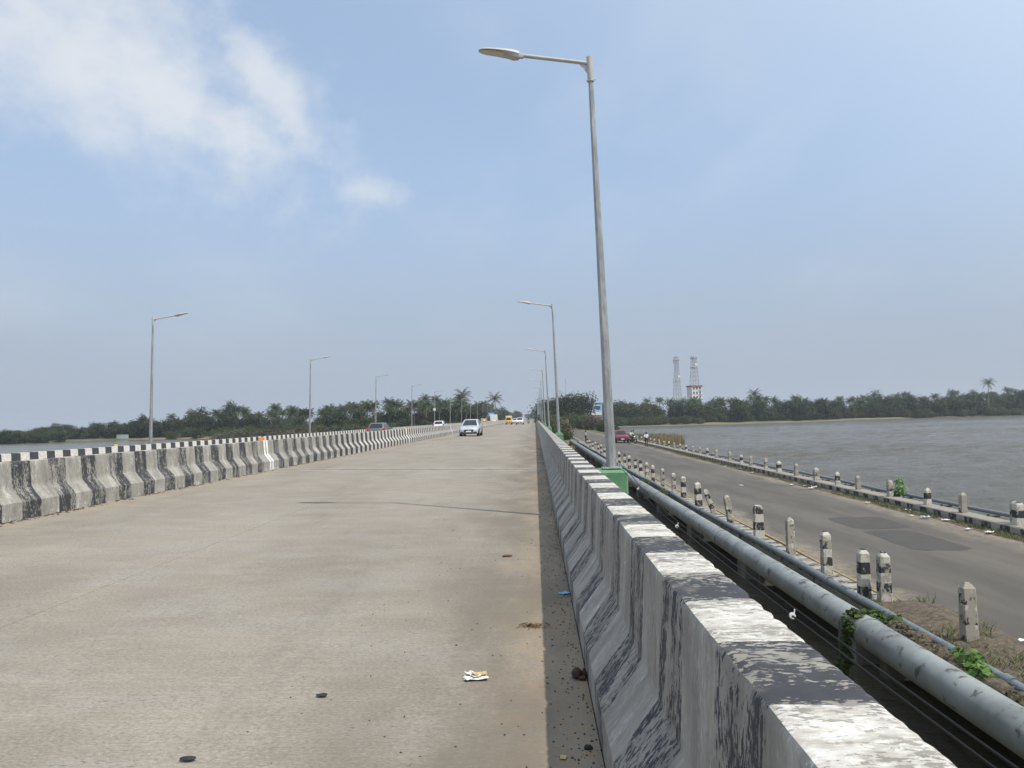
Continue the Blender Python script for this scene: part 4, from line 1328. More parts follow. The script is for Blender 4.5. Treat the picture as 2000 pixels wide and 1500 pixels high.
WALK = dict(knL=(.09, -.16, .52), anL=(.09, -.22, .12), toL=(.10, -.40, .06), knR=(-.09, .06, .50), anR=(-.09, .24, .14), toR=(-.10, .08, .04),
            elL=(.24, .12, 1.15), wrL=(.22, .10, .90), elR=(-.24, -.06, 1.14), wrR=(-.20, -.24, 1.0))
SIT = dict(pelvis=(0, .28, .90), waist=(0, .26, 1.02), chest=(0, .20, 1.24), neck=(0, .17, 1.42), head0=(0, .15, 1.49), head1=(0, .13, 1.63), shL=(.18, .18, 1.36), shR=(-.18, .18, 1.36),
           elL=(.30, .0, 1.14), elR=(-.30, .0, 1.14), wrL=(.33, -.24, 1.05), wrR=(-.33, -.24, 1.05), hpL=(.10, .26, .88), hpR=(-.10, .26, .88), knL=(.22, -.10, .70), knR=(-.22, -.10, .70),
           anL=(.22, .06, .30), anR=(-.22, .06, .30), toL=(.24, -.10, .26), toR=(-.24, -.10, .26))
make_person('man in a white shirt and dark trousers walking by the river side kerb', (12.35, 86.4, ROAD_Z + .01), R(172), WALK, cloth('white_shirt', (.72, .72, .70)), cloth('navy_trousers', (.03, .035, .06)), h=1.0)
make_person('man in a light shirt standing by the end of the pipes', (6.75, 104, ROAD_Z + .01), R(100), {}, cloth('pale_blue_shirt', (.45, .58, .66)), cloth('dark_trousers', (.03, .03, .035)), h=1.0)
make_bike('dark motorcycle with a rider beside the red car', (12.35, 99.0, ROAD_Z + .002), R(28), paint('black_bike_paint', (.02, .02, .022)))
make_person('rider in a white shirt on the motorcycle beside the red car', (12.35, 99.0, ROAD_Z + .002), R(28), SIT, cloth('offwhite_shirt', (.6, .6, .58)), cloth('dark_trousers', (.03, .03, .035)))
make_bike('motorcycle by the kerb behind the other rider', (13.0, 102.3, ROAD_Z + .002), R(18), paint('maroon_bike_paint', (.12, .02, .02)))
make_person('rider in an olive shirt on the motorcycle by the kerb', (13.0, 102.3, ROAD_Z + .002), R(18), SIT, cloth('olive_shirt', (.17, .17, .11)), cloth('dark_trousers', (.03, .03, .035)))
make_bike('motorcycle riding on the new bridge near the right parapet', (-1.7, 196, dz(-1.7)), 0, paint('black_bike_paint', (.02, .02, .022)))
make_person('rider in dark clothes on the motorcycle near the right parapet', (-1.7, 196, dz(-1.7)), 0, SIT, cloth('dark_shirt', (.05, .05, .06)), cloth('dark_trousers', (.03, .03, .035)))
make_bike('scooter rider heading away beyond the median barrier', (-10.9, 165, dz(-10.9)), math.pi, paint('grey_bike_paint', (.2, .2, .2)))
make_person('rider in a white shirt heading away beyond the median barrier', (-10.9, 165, dz(-10.9)), math.pi, SIT, cloth('white_shirt', (.72, .72, .70)), cloth('dark_trousers', (.03, .03, .035)))
for k, (x, y, c, lab) in enumerate(((112.5, 371, 'white_shirt', 'tiny person in white at the far water edge on the right'), (116.0, 372, 'rust_shirt', 'tiny person in rust clothes at the far water edge'), (109.8, 371, 'rust_shirt', 'tiny person at the left of the far water edge group'))):
    make_person(lab, (x, y, land_h(x, y)), R(180), {}, cloth(c, (.4, .12, .06) if 'rust' in c else (.72, .72, .70)), cloth('dark_trousers', (.03, .03, .035)), 'people at the far water edge')

# ================================================================== vegetation
def np_mesh(name, V, F, mats, midx=None):
    """V (n,3), F (m,4) quads"""
    me = bpy.data.meshes.new(name)
    me.vertices.add(len(V)); me.vertices.foreach_set('co', np.asarray(V, np.float32).ravel())
    me.loops.add(F.size); me.loops.foreach_set('vertex_index', F.astype(np.int32).ravel())
    me.polygons.add(len(F)); me.polygons.foreach_set('loop_start', np.arange(0, F.size, 4, dtype=np.int32))
    for m in (mats if isinstance(mats, (list, tuple)) else [mats]):
        me.materials.append(m)
    if midx is not None:
        me.polygons.foreach_set('material_index', midx.astype(np.int32))
    me.update(calc_edges=True)
    return me


def leaf_cards(centres, normals, size, rng, aspect=0.6):
    """diamond-shaped leaf faces, two-sided; centres/normals (n,3)"""
    n = len(centres)
    t = rng.normal(size=(n, 3))
    t -= (t * normals).sum(1, keepdims=True) * normals
    t /= np.linalg.norm(t, axis=1, keepdims=True) + 1e-9
    b = np.cross(normals, t)
    s = size * rng.uniform(.6, 1.35, (n, 1))
    V = np.stack([centres - t * s, centres - b * s * aspect + normals * s * .15, centres + t * s, centres + b * s * aspect + normals * s * .15], 1).reshape(-1, 3)
    F = np.arange(4 * n).reshape(-1, 4)
    return V, F


def crown_mesh(name, seed, h, w, mat, n, leaf, base=0.25, lobes=9, flat=1.0, fill=.5):
    rng = np.random.default_rng(seed)
    cs, ns = [], []
    L = []
    for i in range(lobes):
        a = rng.uniform(0, 2 * math.pi)
        zz = rng.uniform(base + .1, .86)
        env = math.sin(math.pi * min(1, max(.08, (zz - base) / (1.08 - base)))) ** .6
        r = w * .5 * env * rng.uniform(.25, .78)
        L.append((np.array([r * math.cos(a), r * math.sin(a), zz * h]), w * rng.uniform(.16, .29)))
    L.append((np.array([0, 0, h * .80]), w * .24))
    L.append((np.array([0, 0, h * (base + .3)]), w * .30))
    wt = np.array([r * r for _, r in L]); wt = wt / wt.sum()
    for (c, r), f in zip(L, wt):
        m = int(n * f)
        d = rng.normal(size=(m, 3)); d /= np.linalg.norm(d, axis=1, keepdims=True)
        rad = r * (1 - fill * rng.uniform(0, 1, (m, 1)) ** 1.6) * (1 + .28 * rng.normal(size=(m, 1)))
        p = c + d * rad * np.array([1, 1, flat * .82])
        keep = p[:, 2] > base * h * .8
        cs.append(p[keep])
        nn = d * .7 + rng.normal(size=d.shape) * .6 + np.array([0, 0, .35])
        nn /= np.linalg.norm(nn, axis=1, keepdims=True)
        ns.append(nn[keep])
    V, F = leaf_cards(np.concatenate(cs), np.concatenate(ns), leaf, rng)
    return np_mesh(name, V, F, mat)


def trunk_mesh(seed, h, r, w, mat, limbs=6, base=.25):
    rnd = random.Random(seed)
    mb = MB()
    bx, by = rnd.uniform(-.3, .3), rnd.uniform(-.3, .3)
    mb.tube([(0, 0, -.5), (bx * .3, by * .3, h * .2), (bx, by, h * .45), (bx * 1.4, by * 1.2, h * .8)], [r * 1.3, r, r * .75, r * .2], 8)
    for k in range(limbs):
        a = 2 * math.pi * k / limbs + rnd.uniform(-.4, .4)
        z0 = h * rnd.uniform(base * .7, .5)
        ln = w * rnd.uniform(.25, .42)
        mb.tube([(bx * .6, by * .6, z0), (bx * .6 + ln * .5 * math.cos(a), by * .6 + ln * .5 * math.sin(a), z0 + h * .14), (bx * .6 + ln * math.cos(a), by * .6 + ln * math.sin(a), z0 + h * .34)], [r * .5, r * .33, r * .08], 6)
    return mb.mesh('trunk', mat, 60)


def frond_arrays(rng, az, el, ln, droop, leaf):
    V, F = [], []
    d0 = np.array([math.cos(az) * math.cos(el), math.sin(az) * math.cos(el), math.sin(el)])
    side = np.array([-math.sin(az), math.cos(az), 0])
    P = []
    p = np.zeros(3)
    n = 9
    for i in range(n + 1):
        t = i / n
        e = el - droop * t ** 1.4
        d = np.array([math.cos(az) * math.cos(e), math.sin(az) * math.cos(e), math.sin(e)])
        P.append((p.copy(), d))
        p = p + d * ln / n
    k = 0
    for i in range(n):                                      # the rib
        (a, da), (b, db) = P[i], P[i + 1]
        w0 = .045 * (1 - i / n) + .012
        V += [a - side * w0, a + side * w0, b + side * w0 * .85, b - side * w0 * .85]
        F.append([k, k + 1, k + 2, k + 3]); k += 4
    m = 17
    for i in range(1, m):
        t = i / m
        j = min(n - 1, int(t * n))
        a, d = P[j]
        q = a + d * (t * n - j) * ln / n
        ll = leaf * (math.sin(math.pi * (.12 + .84 * t))) ** .7 * rng.uniform(.85, 1.1)
        for s in (-1, 1):
            out = side * s * .8 + d * .55 + np.array([0, 0, -.45 - .35 * rng.uniform()])
            out /= np.linalg.norm(out)
            wv = d * .075
            V += [q - wv, q + wv, q + out * ll + wv * .2, q + out * ll - wv * .2]
            F.append([k, k + 1, k + 2, k + 3]); k += 4
    return np.array(V), np.array(F)


def palm_crown(seed, nfr=22, ln=3.6):
    rng = np.random.default_rng(seed)
    Vs, Fs, off = [], [], 0
    for i in range(nfr):
        az = i * 2.399 + rng.uniform(-.2, .2)
        el = R(78) - R(105) * (i / nfr) + rng.uniform(-.12, .12)
        V, F = frond_arrays(rng, az, el, ln * rng.uniform(.82, 1.08), R(75) + rng.uniform(-.2, .25), ln * .27)
        Vs.append(V); Fs.append(F + off); off += len(V)
    return np_mesh('crown', np.concatenate(Vs), np.concatenate(Fs), M['palm'])


def palm_trunk(seed, h):
    rnd = random.Random(seed)
    bx, by = rnd.uniform(-.9, .9), rnd.uniform(-.9, .9)
    mb = MB()
    pts = [(bx * (t ** 1.6), by * (t ** 1.6), h * t - (.5 if t == 0 else 0)) for t in [i / 8 for i in range(9)]]
    mb.tube(pts, [.26, .19, .165, .155, .15, .145, .14, .135, .13], 8)
    mb.ball((bx, by, h), (.3, .3, .35), 8, 6)
    return mb.mesh('trunk', M['palmbark'], 60), (bx, by, h)


rip = np_mesh('river_ripples', RIPPLE[0], RIPPLE[1], M['water'])
rip.polygons.foreach_set('use_smooth', [True] * len(rip.polygons))
tag(link('river_ripples', rip), kind='structure')

PROTO = {}
for i in range(4):
    h, w = 10.0, 9.5
    PROTO['broad%d' % i] = (crown_mesh('crown', 20 + i, h, w, M['leaf'] if i % 2 == 0 else M['leafdark'], 3600, .36, .05, 12 + i), trunk_mesh(30 + i, h, .24, w, M['bark']))
for i in range(2):
    PROTO['airy%d' % i] = (crown_mesh('crown', 50 + i, 10, 7.0, M['leaf'], 1700, .26, .25, 9, 1.2, .8), trunk_mesh(60 + i, 10, .2, 8, M['bark'], 9))
for i in range(3):
    PROTO['bush%d' % i] = (crown_mesh('crown', 70 + i, 3.0, 4.6, M['shrub'] if i else M['leaf'], 2800, .13, .02, 11), trunk_mesh(80 + i, 3, .07, 3.4, M['bark'], 5, .1))
for i in range(3):
    PROTO['scrub%d' % i] = (crown_mesh('crown', 90 + i, 2.2, 4.4, M['scrub'], 900, .17, .0, 9, .9, .8), trunk_mesh(95 + i, 2.2, .06, 3.4, M['bark'], 6, .05))
PROTO['rain'] = (crown_mesh('crown', 44, 10, 17, M['leafdark'], 7000, .36, .30, 20, .8), trunk_mesh(45, 10, .45, 15, M['bark'], 8))
for i in range(4):
    tm, top = palm_trunk(100 + i, 10.0)
    PROTO['palm%d' % i] = (palm_crown(110 + i, 20 + i * 2), tm, top)


def plant(kind, name, label, cat, x, y, h, group, wide=1.0, z=None, rz=None):
    """h = wanted height in metres"""
    pr = PROTO[kind]
    base_h = dict(broad=10.2, airy=10.2, bush=3.0, scrub=2.2, rain=10.2, palm=12.2)[kind.rstrip('0123456789')]
    s = h / base_h
    z = land_h(x, y) if z is None else z
    t = thing(name, label, cat, (x, y, z - .1), random.uniform(0, 6.28) if rz is None else rz, group)
    if kind.startswith('palm'):
        hh = (h - 2.4) / 10.0
        link('trunk', pr[1], t).scale = (1, 1, hh)
        c = link('crown', pr[0], t, (pr[2][0], pr[2][1], pr[2][2] * hh))
        k = random.uniform(.85, 1.08)
        c.scale = (k, k, k)
    else:
        link('trunk', pr[1], t)
        link('crown', pr[0], t)
        t.scale = (s * wide, s * wide, s)
    return t


def scatter(n, x0, x1, f):
    out = []
    for i in range(n):
        out.append(f(x0 + (x1 - x0) * (i + random.uniform(.1, .9)) / n))
    return out


# skyline of each bank: height of the wood above its ground, by world x at the bank
LTOP = [(-330, 5), (-215, 5.2), (-195, 6.4), (-178, 9.0), (-160, 10.5), (-145, 12.6), (-135, 11.6), (-120, 13.6), (-110, 12.0), (-90, 11.8), (-60, 13.0), (-40, 13.2), (-22, 13.2)]
RTOP = [(18, 11), (40, 11.5), (60, 13), (75, 12.5), (100, 12.8), (130, 12.2), (160, 12), (190, 13), (230, 13.0), (270, 14.5), (330, 15)]
LBL = {
    'L0': ('left bank coconut palm', 'palm tree', 'coconut palms of the left bank'),
    'L1': ('dense green left bank tree', 'tree', 'broad trees of the left bank'),
    'L2': ('green left bank bush', 'bush', 'bushes of the left bank'),
    'L3': ('low brownish left bank scrub', 'scrub', 'dry scrub of the left bank'),
    'R0': ('right bank coconut palm', 'palm tree', 'palms of the right bank'),
    'R1': ('dense dark right bank tree', 'tree', 'broad trees of the right bank'),
    'R2': ('green right bank bush', 'bush', 'bushes of the right bank'),
    'E1': ('distant tree beside the far end of the bridge', 'tree', 'trees at the far end of the bridge'),
    'E0': ('distant palm beside the far end of the bridge', 'palm tree', 'palms at the far end of the bridge'),
}


LZ = [(-.507, 'left of the first left lamp post'), (-.295, 'between the first and second left lamp posts'), (-.208, 'between the second and third left lamp posts'), (9, 'right of the third left lamp post')]
RZ = [(.185, 'left of the telecom towers'), (.286, 'between the telecom towers and the lone palm'), (.436, 'between the lone palm and the pale airy tree'), (.579, 'between the pale airy tree and the tall palm'), (9, 'right of the tall palm')]


def put(kind, name, key, x, y, h, wide=1.0):
    l, c, g = LBL[key]
    if key[0] in 'LR':
        zone = next(t for a, t in (LZ if key[0] == 'L' else RZ) if x / y < a)
        l, g = l + ', ' + zone, g + ' ' + zone
    return plant(kind, name, l, c, x, y, h, g, wide)


def sh(x):
    return lerp_tab(SHORE, x)


for k, x in enumerate(scatter(48, -235, -24, lambda x: x)):  # broad trees, left
    for row in range(1 + k % 2):
        d = (22, 44)[row] + random.uniform(-6, 6)
        H = lerp_tab(LTOP, x) * random.uniform(.55, .74) * (1.12 if x < -140 else 1)
        put('broad%d' % random.randrange(4), 'broad_tree', 'L1', x + random.uniform(-2, 2), sh(x) + d + (10 if x > -60 else 0), H, random.uniform(.9, 1.25))
for x in scatter(46, -172, -24, lambda x: x):               # palms, left
    d = random.uniform(24, 66)
    H = lerp_tab(LTOP, x) * random.uniform(.88, 1.10)
    put('palm%d' % random.randrange(4), 'coconut_palm', 'L0', x, sh(x) + d, H)
for x in scatter(26, -112, -23, lambda x: x):
    put('palm%d' % random.randrange(4), 'coconut_palm', 'L0', x, sh(x) + random.uniform(20, 40), lerp_tab(LTOP, x) * random.uniform(.80, .98))
for x in scatter(64, -250, -26, lambda x: x):
    if -193 < x < -150: continue
    put('bush%d' % random.randrange(3), 'green_bush', 'L2', x, sh(x) + random.uniform(5, 12), random.uniform(2.8, 4.4), 1.2)
for x in scatter(8, -206, -150, lambda x: x):
    put('bush%d' % random.randrange(3), 'green_bush', 'L2', x, sh(x) + random.uniform(24, 30), random.uniform(3.5, 5), 1.2)
for x in scatter(20, -240, -188, lambda x: x):
    put('broad%d' % random.randrange(4), 'broad_tree', 'L1', x, sh(x) + random.uniform(2, 9), random.uniform(4.2, 5.6), 1.5)
for x in scatter(16, -215, -150, lambda x: x):
    put('broad%d' % random.randrange(4), 'broad_tree', 'L1', x, sh(x) + random.uniform(28, 44), random.uniform(5.5, 7.5), 1.4)
for x in scatter(60, -122, -22, lambda x: x):
    put('scrub%d' % random.randrange(3), 'dry_scrub', 'L3', x, sh(x) + random.uniform(-5, 9), random.uniform(2.0, 3.6), 1.2)

for k, x in enumerate(scatter(66, 20, 400, lambda x: x)):   # right bank
    for row in range(1 + k % 2):
        d = (13, 40)[row] + random.uniform(-4, 6)
        H = lerp_tab(RTOP, x) * random.uniform(.70, .93)
        put('broad%d' % random.randrange(4), 'broad_tree', 'R1', x + random.uniform(-2, 2), sh(x) + d, H, random.uniform(.85, 1.2))
for x in scatter(66, 22, 380, lambda x: x):
    put('palm%d' % random.randrange(4), 'coconut_palm', 'R0', x, sh(x) + random.uniform(12, 50), lerp_tab(RTOP, x) * random.uniform(.86, 1.08))
for x in scatter(96, 20, 400, lambda x: x):
    put('bush%d' % random.randrange(3), 'green_bush', 'R2', x, sh(x) + random.uniform(3, 9) + (6 if 85 < x < 190 else 0), random.uniform(2.5, 4.6), 1.2)
for x in scatter(70, 20, 330, lambda x: x):
    put('bush%d' % random.randrange(3), 'green_bush', 'R2', x, sh(x) + random.uniform(11, 20), random.uniform(5.0, 7.5), .85)
# singled-out trees
plant('airy0', 'tall_airy_tree', 'tall airy pale green tree rising above the left bank wood', 'tree', -124, 309, 15.0, None, .9)
plant('airy1', 'tall_airy_tree', 'feathery dark tree on the left bank beside the first left lamp post', 'tree', -139, 316, 13.2, None, 1.0)
plant('airy0', 'tall_airy_tree', 'thin leafy tree among palms at the left end of the grove', 'tree', -168, 326, 11.0, None, .7)
plant('airy1', 'tall_airy_tree', 'pale airy tree above the middle of the right bank wood', 'tree', 183, 420, 15.6, None, 1.0)
plant('rain', 'rain_tree', 'big round dark tree beside the far right end of the bridge', 'tree', 14.0, 300, 12.0, None, .95)
plant('rain', 'rain_tree', 'wide flat dark tree behind the round one beyond the lamp posts', 'tree', 9.0, 372, 12.0, None, 1.1)


def parted_palm(label, x, y, h):
    t = thing('coconut_palm', label, 'palm tree', (x, y, land_h(x, y) - .1), 0.4)
    tm, top = palm_trunk(int(x * 7) % 97, h - 2.2)
    link('trunk', tm, t)
    rng = np.random.default_rng(abs(int(x)))
    for i in range(22):
        V, F = frond_arrays(rng, i * 2.399, R(80) - R(110) * (i / 22), 4.7 * rng.uniform(.85, 1.05), R(75), 1.05)
        link('frond', np_mesh('frond', V, F, M['palm']), t, top)
    return t


parted_palm('tall palm standing above the wood at the far right', 241, 416, 19.5)
parted_palm('palm rising alone above the right bank wood left of the middle', 112, 392, 15.6)
parted_palm('tall palm rising above the grove by the end of the left lamp row', -27, 288, 15.2)
parted_palm('palm left of the road at the end of the grove, beside the yellow van', -16.5, 330, 14.6)

# far end of the bridge
for i in range(8):
    x = random.uniform(-60, -24); y = random.uniform(470, 640)
    put('broad%d' % random.randrange(4), 'broad_tree', 'E1', x, y, random.uniform(8, 11), 1.1)
for i in range(16):
    x = random.uniform(-60, -22); y = random.uniform(350, 470)
    put('palm%d' % random.randrange(4), 'coconut_palm', 'E0', x, y, random.uniform(11, 14))
for i in range(12):
    x = random.uniform(6, 40); y = random.uniform(420, 640)
    put('broad%d' % random.randrange(4), 'broad_tree', 'E1', x, y, random.uniform(8, 11), 1.1)
for y in np.arange(345, 1500, 22):
    k = random.random()
    put(('broad%d' if k < .65 else 'palm%d') % random.randrange(4), 'broad_tree' if k < .65 else 'coconut_palm', 'E1' if k < .65 else 'E0', -random.uniform(25, 34), y, random.uniform(9.5, 13.5), 1.1)
for y in np.arange(430, 1500, 34):
    put('broad%d' % random.randrange(4), 'broad_tree', 'E1', random.uniform(6, 13), y, random.uniform(8, 11), 1.1)
for i in range(7):
    put('broad%d' % random.randrange(4), 'broad_tree', 'E1', random.uniform(-26, 6), random.uniform(1500, 1600), random.uniform(9, 12), 1.3)

for i in range(16):
    put('broad%d' % random.randrange(4), 'broad_tree', 'E1', -random.uniform(27, 55), random.uniform(310, 440), random.uniform(8, 10.5), 1.1)
for i in range(10):
    x = random.uniform(21, 66)
    put('broad%d' % random.randrange(4), 'broad_tree', 'R1', x, sh(x) + random.uniform(14, 26), random.uniform(9.5, 11.5), 1.15)
# shrubs on the embankment between the new bridge and the old road, and beyond the road
NB = [(3.6, 120, 2.0), (5.0, 124, 1.6), (2.6, 128, 3.0), (4.6, 134, 2.6), (3.0, 142, 3.6), (5.4, 146, 2.4), (3.6, 156, 4.0), (5.6, 162, 3.0), (2.8, 170, 4.4), (5.2, 178, 3.6), (3.4, 190, 4.6), (6.0, 200, 3.2),
      (3.0, 212, 4.8), (4.4, 228, 4.6), (2.6, 246, 5.0), (15.0, 150, 1.8), (16.2, 164, 2.2), (15.6, 178, 2.4), (16.4, 192, 3.0), (14.8, 206, 3.4), (13.5, 220, 3.8), (15.4, 236, 4.2), (12.5, 250, 4.4), (16.8, 262, 4.6), (3.2, 262, 5.2), (12, 280, 5)]
for i, (x, y, h) in enumerate(NB):
    kind = ('bush%d' % (i % 3)) if i % 4 != 3 else 'scrub%d' % (i % 3)
    if x < 10:
        plant(kind, 'roadside_shrub', 'leafy roadside shrub between the right parapet and the old road', 'shrub', x, y, h, 'shrubs between parapet and old road', .85)
    else:
        plant(kind, 'roadside_shrub', 'scrubby shrub on the river side of the old road beyond the bollards', 'shrub', x, y, h, 'shrubs on the river side of the old road', .9)
bz = MB()


def bare_tree(label, x, y, h, seed):
    rnd = random.Random(seed)
    mb = MB()

    def grow(p, d, ln, r, dep):
        q = p + d * ln
        mb.tube([p, p + d * ln * .5 + Vector((rnd.uniform(-.1, .1), rnd.uniform(-.1, .1), 0)) * ln, q], [r, r * .8, r * .55], 5)
        if dep:
            for k in range(3):
                dd = (d + Vector((rnd.uniform(-.9, .9), rnd.uniform(-.9, .9), rnd.uniform(-.25, .5)))).normalized()
                grow(q, dd, ln * rnd.uniform(.55, .8), r * .5, dep - 1)
    grow(Vector((0, 0, -.3)), Vector((.1, 0, 1)).normalized(), h * .38, .1 * h / 4, 4)
    o = mb.build('bare_tree', pm('dead_wood_%d' % seed, (.26, .22, .17), .9, var=.3), None, 60, (x, y, land_h(x, y)))
    return tag(o, label, 'dead tree')


bare_tree('pale leafless tree on the left bank right of the first left lamp post', -139, 297, 5.0, 3)
bare_tree('small leafless tree at the water edge further right on the left bank', -128, 289, 4.2, 5)
o = bare_tree('bare fallen branches at the water edge behind the reeds', 24.5, 160, 4.4, 8)
o.location.z = WATER_Z - .2; o.rotation_euler = (0, R(62), R(20))


def blades(name, pts, hmin, hmax, w, mats, lean=.25, seed=1, midx=None):
    rng = np.random.default_rng(seed)
    n = len(pts)
    P = np.array(pts, float)
    a = rng.uniform(0, 2 * math.pi, n)
    h = rng.uniform(hmin, hmax, n)
    s = np.stack([np.cos(a), np.sin(a), np.zeros(n)], 1) * w
    l = rng.normal(size=(n, 3)) * lean * h[:, None]; l[:, 2] = 0
    up = np.zeros((n, 3)); up[:, 2] = h
    V = np.stack([P - s, P + s, P + s * .3 + l + up, P - s * .3 + l + up], 1).reshape(-1, 3)
    F = np.arange(4 * n).reshape(-1, 4)
    return link(name, np_mesh(name, V, F, mats, midx))


pts, mi = [], []
for i in range(5200):
    y = random.uniform(120, 146); x = random.uniform(15.5, 25.5)
    e = ((x - 20.2) / 4.6) ** 2 + ((y - 133) / 12.5) ** 2
    if e > 1 + .3 * mnoise.noise(Vector((x * .6, y * .6, 0))): continue
    pts.append((x, y, WATER_Z - .2)); mi.append(0 if (y < 137 + mnoise.noise(Vector((x, y, 3))) * 3 and x > 17.8) else 1)
tag(blades('reed_bed', pts, 1.0, 2.0, .045, [M['reed'], M['reedg']], .10, 3, np.array(mi)), 'patch of brown and green reeds standing in the water by the old road', 'reeds', kind='stuff')

# grass verge and soil by the kerbs
sv = MB()
rows = []
for y in np.arange(10, 112, 1.5):
    e = 12.75 + .35 * mnoise.noise(Vector((y * .3, 2, 0))) + .2 * mnoise.noise(Vector((y * 1.1, 5, 0)))
    rows.append([(min(e, 13.1), y, ROAD_Z + .004), (13.15, y, ROAD_Z + .05 + .03 * mnoise.noise(Vector((y, 0, 0)))), (13.205, y, ROAD_Z + .05)])
sv.loft(rows, False)
tag(sv.build('verge_soil', M['soil'], smooth=60), kind='structure')
pts = []
for i in range(9000):
    y = 12 + 60 * random.random() ** 1.3
    g = mnoise.noise(Vector((y * .5, 3, 1)))
    if g < -.25: continue
    pts.append((random.uniform(12.72 + (.2 if g < 0 else 0), 13.19), y, ROAD_Z + .02))
tag(blades('verge_grass', pts, .03, .12, .012, M['grass'], .6, 4), 'short dry grass along the foot of the river side kerb', 'grass', kind='stuff')

ss = MB()
rows = []
for y in np.arange(2, 15.4, .2):
    f = sstep((15.2 - y) / 1.2)
    r = []
    for x in np.linspace(5.99, 7.35, 12):
        xx = x if x < 7 else 7 + (x - 7) * (1 + .8 * mnoise.noise(Vector((y * .8, 1, 0))))
        t = (xx - 5.85) / 1.5
        z = -2.02 + (.11 + .10 * mnoise.noise(Vector((xx * 2.2, y * 1.6, 0))) + .05 * mnoise.noise(Vector((xx * 7, y * 7, 2)))) * math.sin(math.pi * min(1, max(.02, t))) ** .6 * f - (.05 if f < .02 else 0)
        r.append((xx, y, z + .02 * f))
    rows.append(r)
ss.loft(rows, False)
tag(ss.build('soil_heap', M['soil'], smooth=60), 'brown soil and leaf litter heaped by the near end of the pipe kerb', 'soil', kind='stuff')
pts = []
for i in range(2600):
    y = random.uniform(8, 14.6); x = random.uniform(6.0, 7.3)
    if mnoise.noise(Vector((x * 1.5, y * 1.1, 6))) < .05: continue
    pts.append((x, y, -1.98 + .06 * random.random()))
tag(blades('soil_grass', pts, .04, .15, .010, M['grass'], .7, 9), 'sparse grass tufts on the soil around the nearest bollard', 'grass', kind='stuff')


def leafy(name, label, cat, clumps, n, leaf, mat, seed):
    """creeper or weed: clumps = [(centre, radii)]"""
    rng = np.random.default_rng(seed)
    cs, ns = [], []
    for c, r in clumps:
        d = rng.normal(size=(n, 3)); d /= np.linalg.norm(d, axis=1, keepdims=True)
        cs.append(np.array(c) + d * np.array(r) * rng.uniform(.3, 1, (n, 1)))
        nn = d * .4 + rng.normal(size=d.shape) * .4 + np.array([-.2, -.2, .7]); nn /= np.linalg.norm(nn, axis=1, keepdims=True)
        ns.append(nn)
    V, F = leaf_cards(np.concatenate(cs), np.concatenate(ns), leaf, rng, .75)
    t = thing(name, label, cat, tuple(np.array(clumps[0][0])))
    o = link('foliage', np_mesh('foliage', V, F, mat), t)
    o.location = -Vector(t.location)
    st = MB()
    for c, r in clumps:
        st.tube([(c[0] + r[0] * .3, c[1], c[2] - r[2] * .9), (c[0], c[1] + .02, c[2]), (c[0] - r[0] * .4, c[1] - r[1] * .3, c[2] + r[2] * .6)], .006, 4)
    st.build('stem', M['twig'], t).location = -Vector(t.location)
    return t


leafy('hanging_creeper', 'dark green creeper hanging over the water main', 'creeper', [((5.62, 12.7, -1.80), (.20, .30, .12)), ((5.30, 12.55, -1.66), (.20, .26, .08)), ((5.0, 12.5, -1.62), (.12, .2, .06)), ((4.84, 12.45, -1.80), (.05, .22, .18)), ((4.80, 12.5, -2.15), (.09, .24, .25)), ((4.86, 12.7, -2.5), (.10, .28, .28))], 150, .040, M['vine'], 1)
leafy('pipe_weed', 'bright green leafy weed growing between the pipes at the right edge', 'weed', [((5.55, 10.3, -1.66), (.17, .34, .13)), ((5.48, 9.95, -1.70), (.15, .24, .12))], 150, .046, M['freshleaf'], 2)
leafy('pipe_creeper', 'dull creeper with dry stems on soil atop the water main', 'creeper', [((5.42, 12.0, -1.72), (.20, .30, .09)), ((5.45, 11.5, -1.74), (.18, .3, .08)), ((5.40, 10.9, -1.74), (.20, .4, .09)), ((5.45, 9.2, -1.76), (.16, .5, .09)), ((5.40, 8.4, -1.75), (.18, .5, .10))], 130, .034, M['scrub'], 3)
leafy('pipe_weed', 'small weed on the water main beside the green pedestal', 'weed', [((5.35, 38.5, -1.72), (.28, .6, .16)), ((5.45, 39.6, -1.8), (.2, .5, .15))], 110, .055, M['vine'], 4)
leafy('pipe_weed', 'small yellowing weed on the water main past the pedestal weed', 'weed', [((5.40, 33.4, -1.72), (.26, .7, .14)), ((5.45, 34.4, -1.8), (.2, .5, .12))], 110, .050, M['shrub'], 5)
leafy('kerb_weed', 'leafy green weed sprouting beside a bollard on the river side kerb', 'weed', [((13.85, 29.9, -1.50), (.26, .26, .26)), ((13.95, 30.2, -1.25), (.2, .2, .2)), ((13.75, 30.1, -1.62), (.2, .3, .14))], 150, .05, M['freshleaf'], 6)
# clods of soil along the top of the main
cl = MB()
for y in np.arange(7.2, 12.3, .16):
    cl.ball((5.50 + random.uniform(-.10, .12), y, -1.78 + random.uniform(-.03, .03)), (random.uniform(.10, .2), random.uniform(.1, .2), random.uniform(.05, .09)), 7, 5)
tag(cl.build('pipe_soil', M['soil'], smooth=60), 'dark soil lodged between the water main and the slim pipe', 'soil', kind='stuff')
# floating weed along the far right shore
wm = MB()
rows = []
for x in np.arange(17, 175, 3.0):
    e = sh(x)
    w = 26 * sstep((x - 14) / 12) * sstep((175 - x) / 60) * (1 + .35 * mnoise.noise(Vector((x * .06, 4, 0))))
    rows.append([(x, e - w, WATER_Z + .006), (x, e + 6, WATER_Z + .006)])
wm.loft(rows, False)
tag(wm.build('floating_weed', M['weed']), 'pale green floating weed along the far right shore', 'weed', kind='stuff')

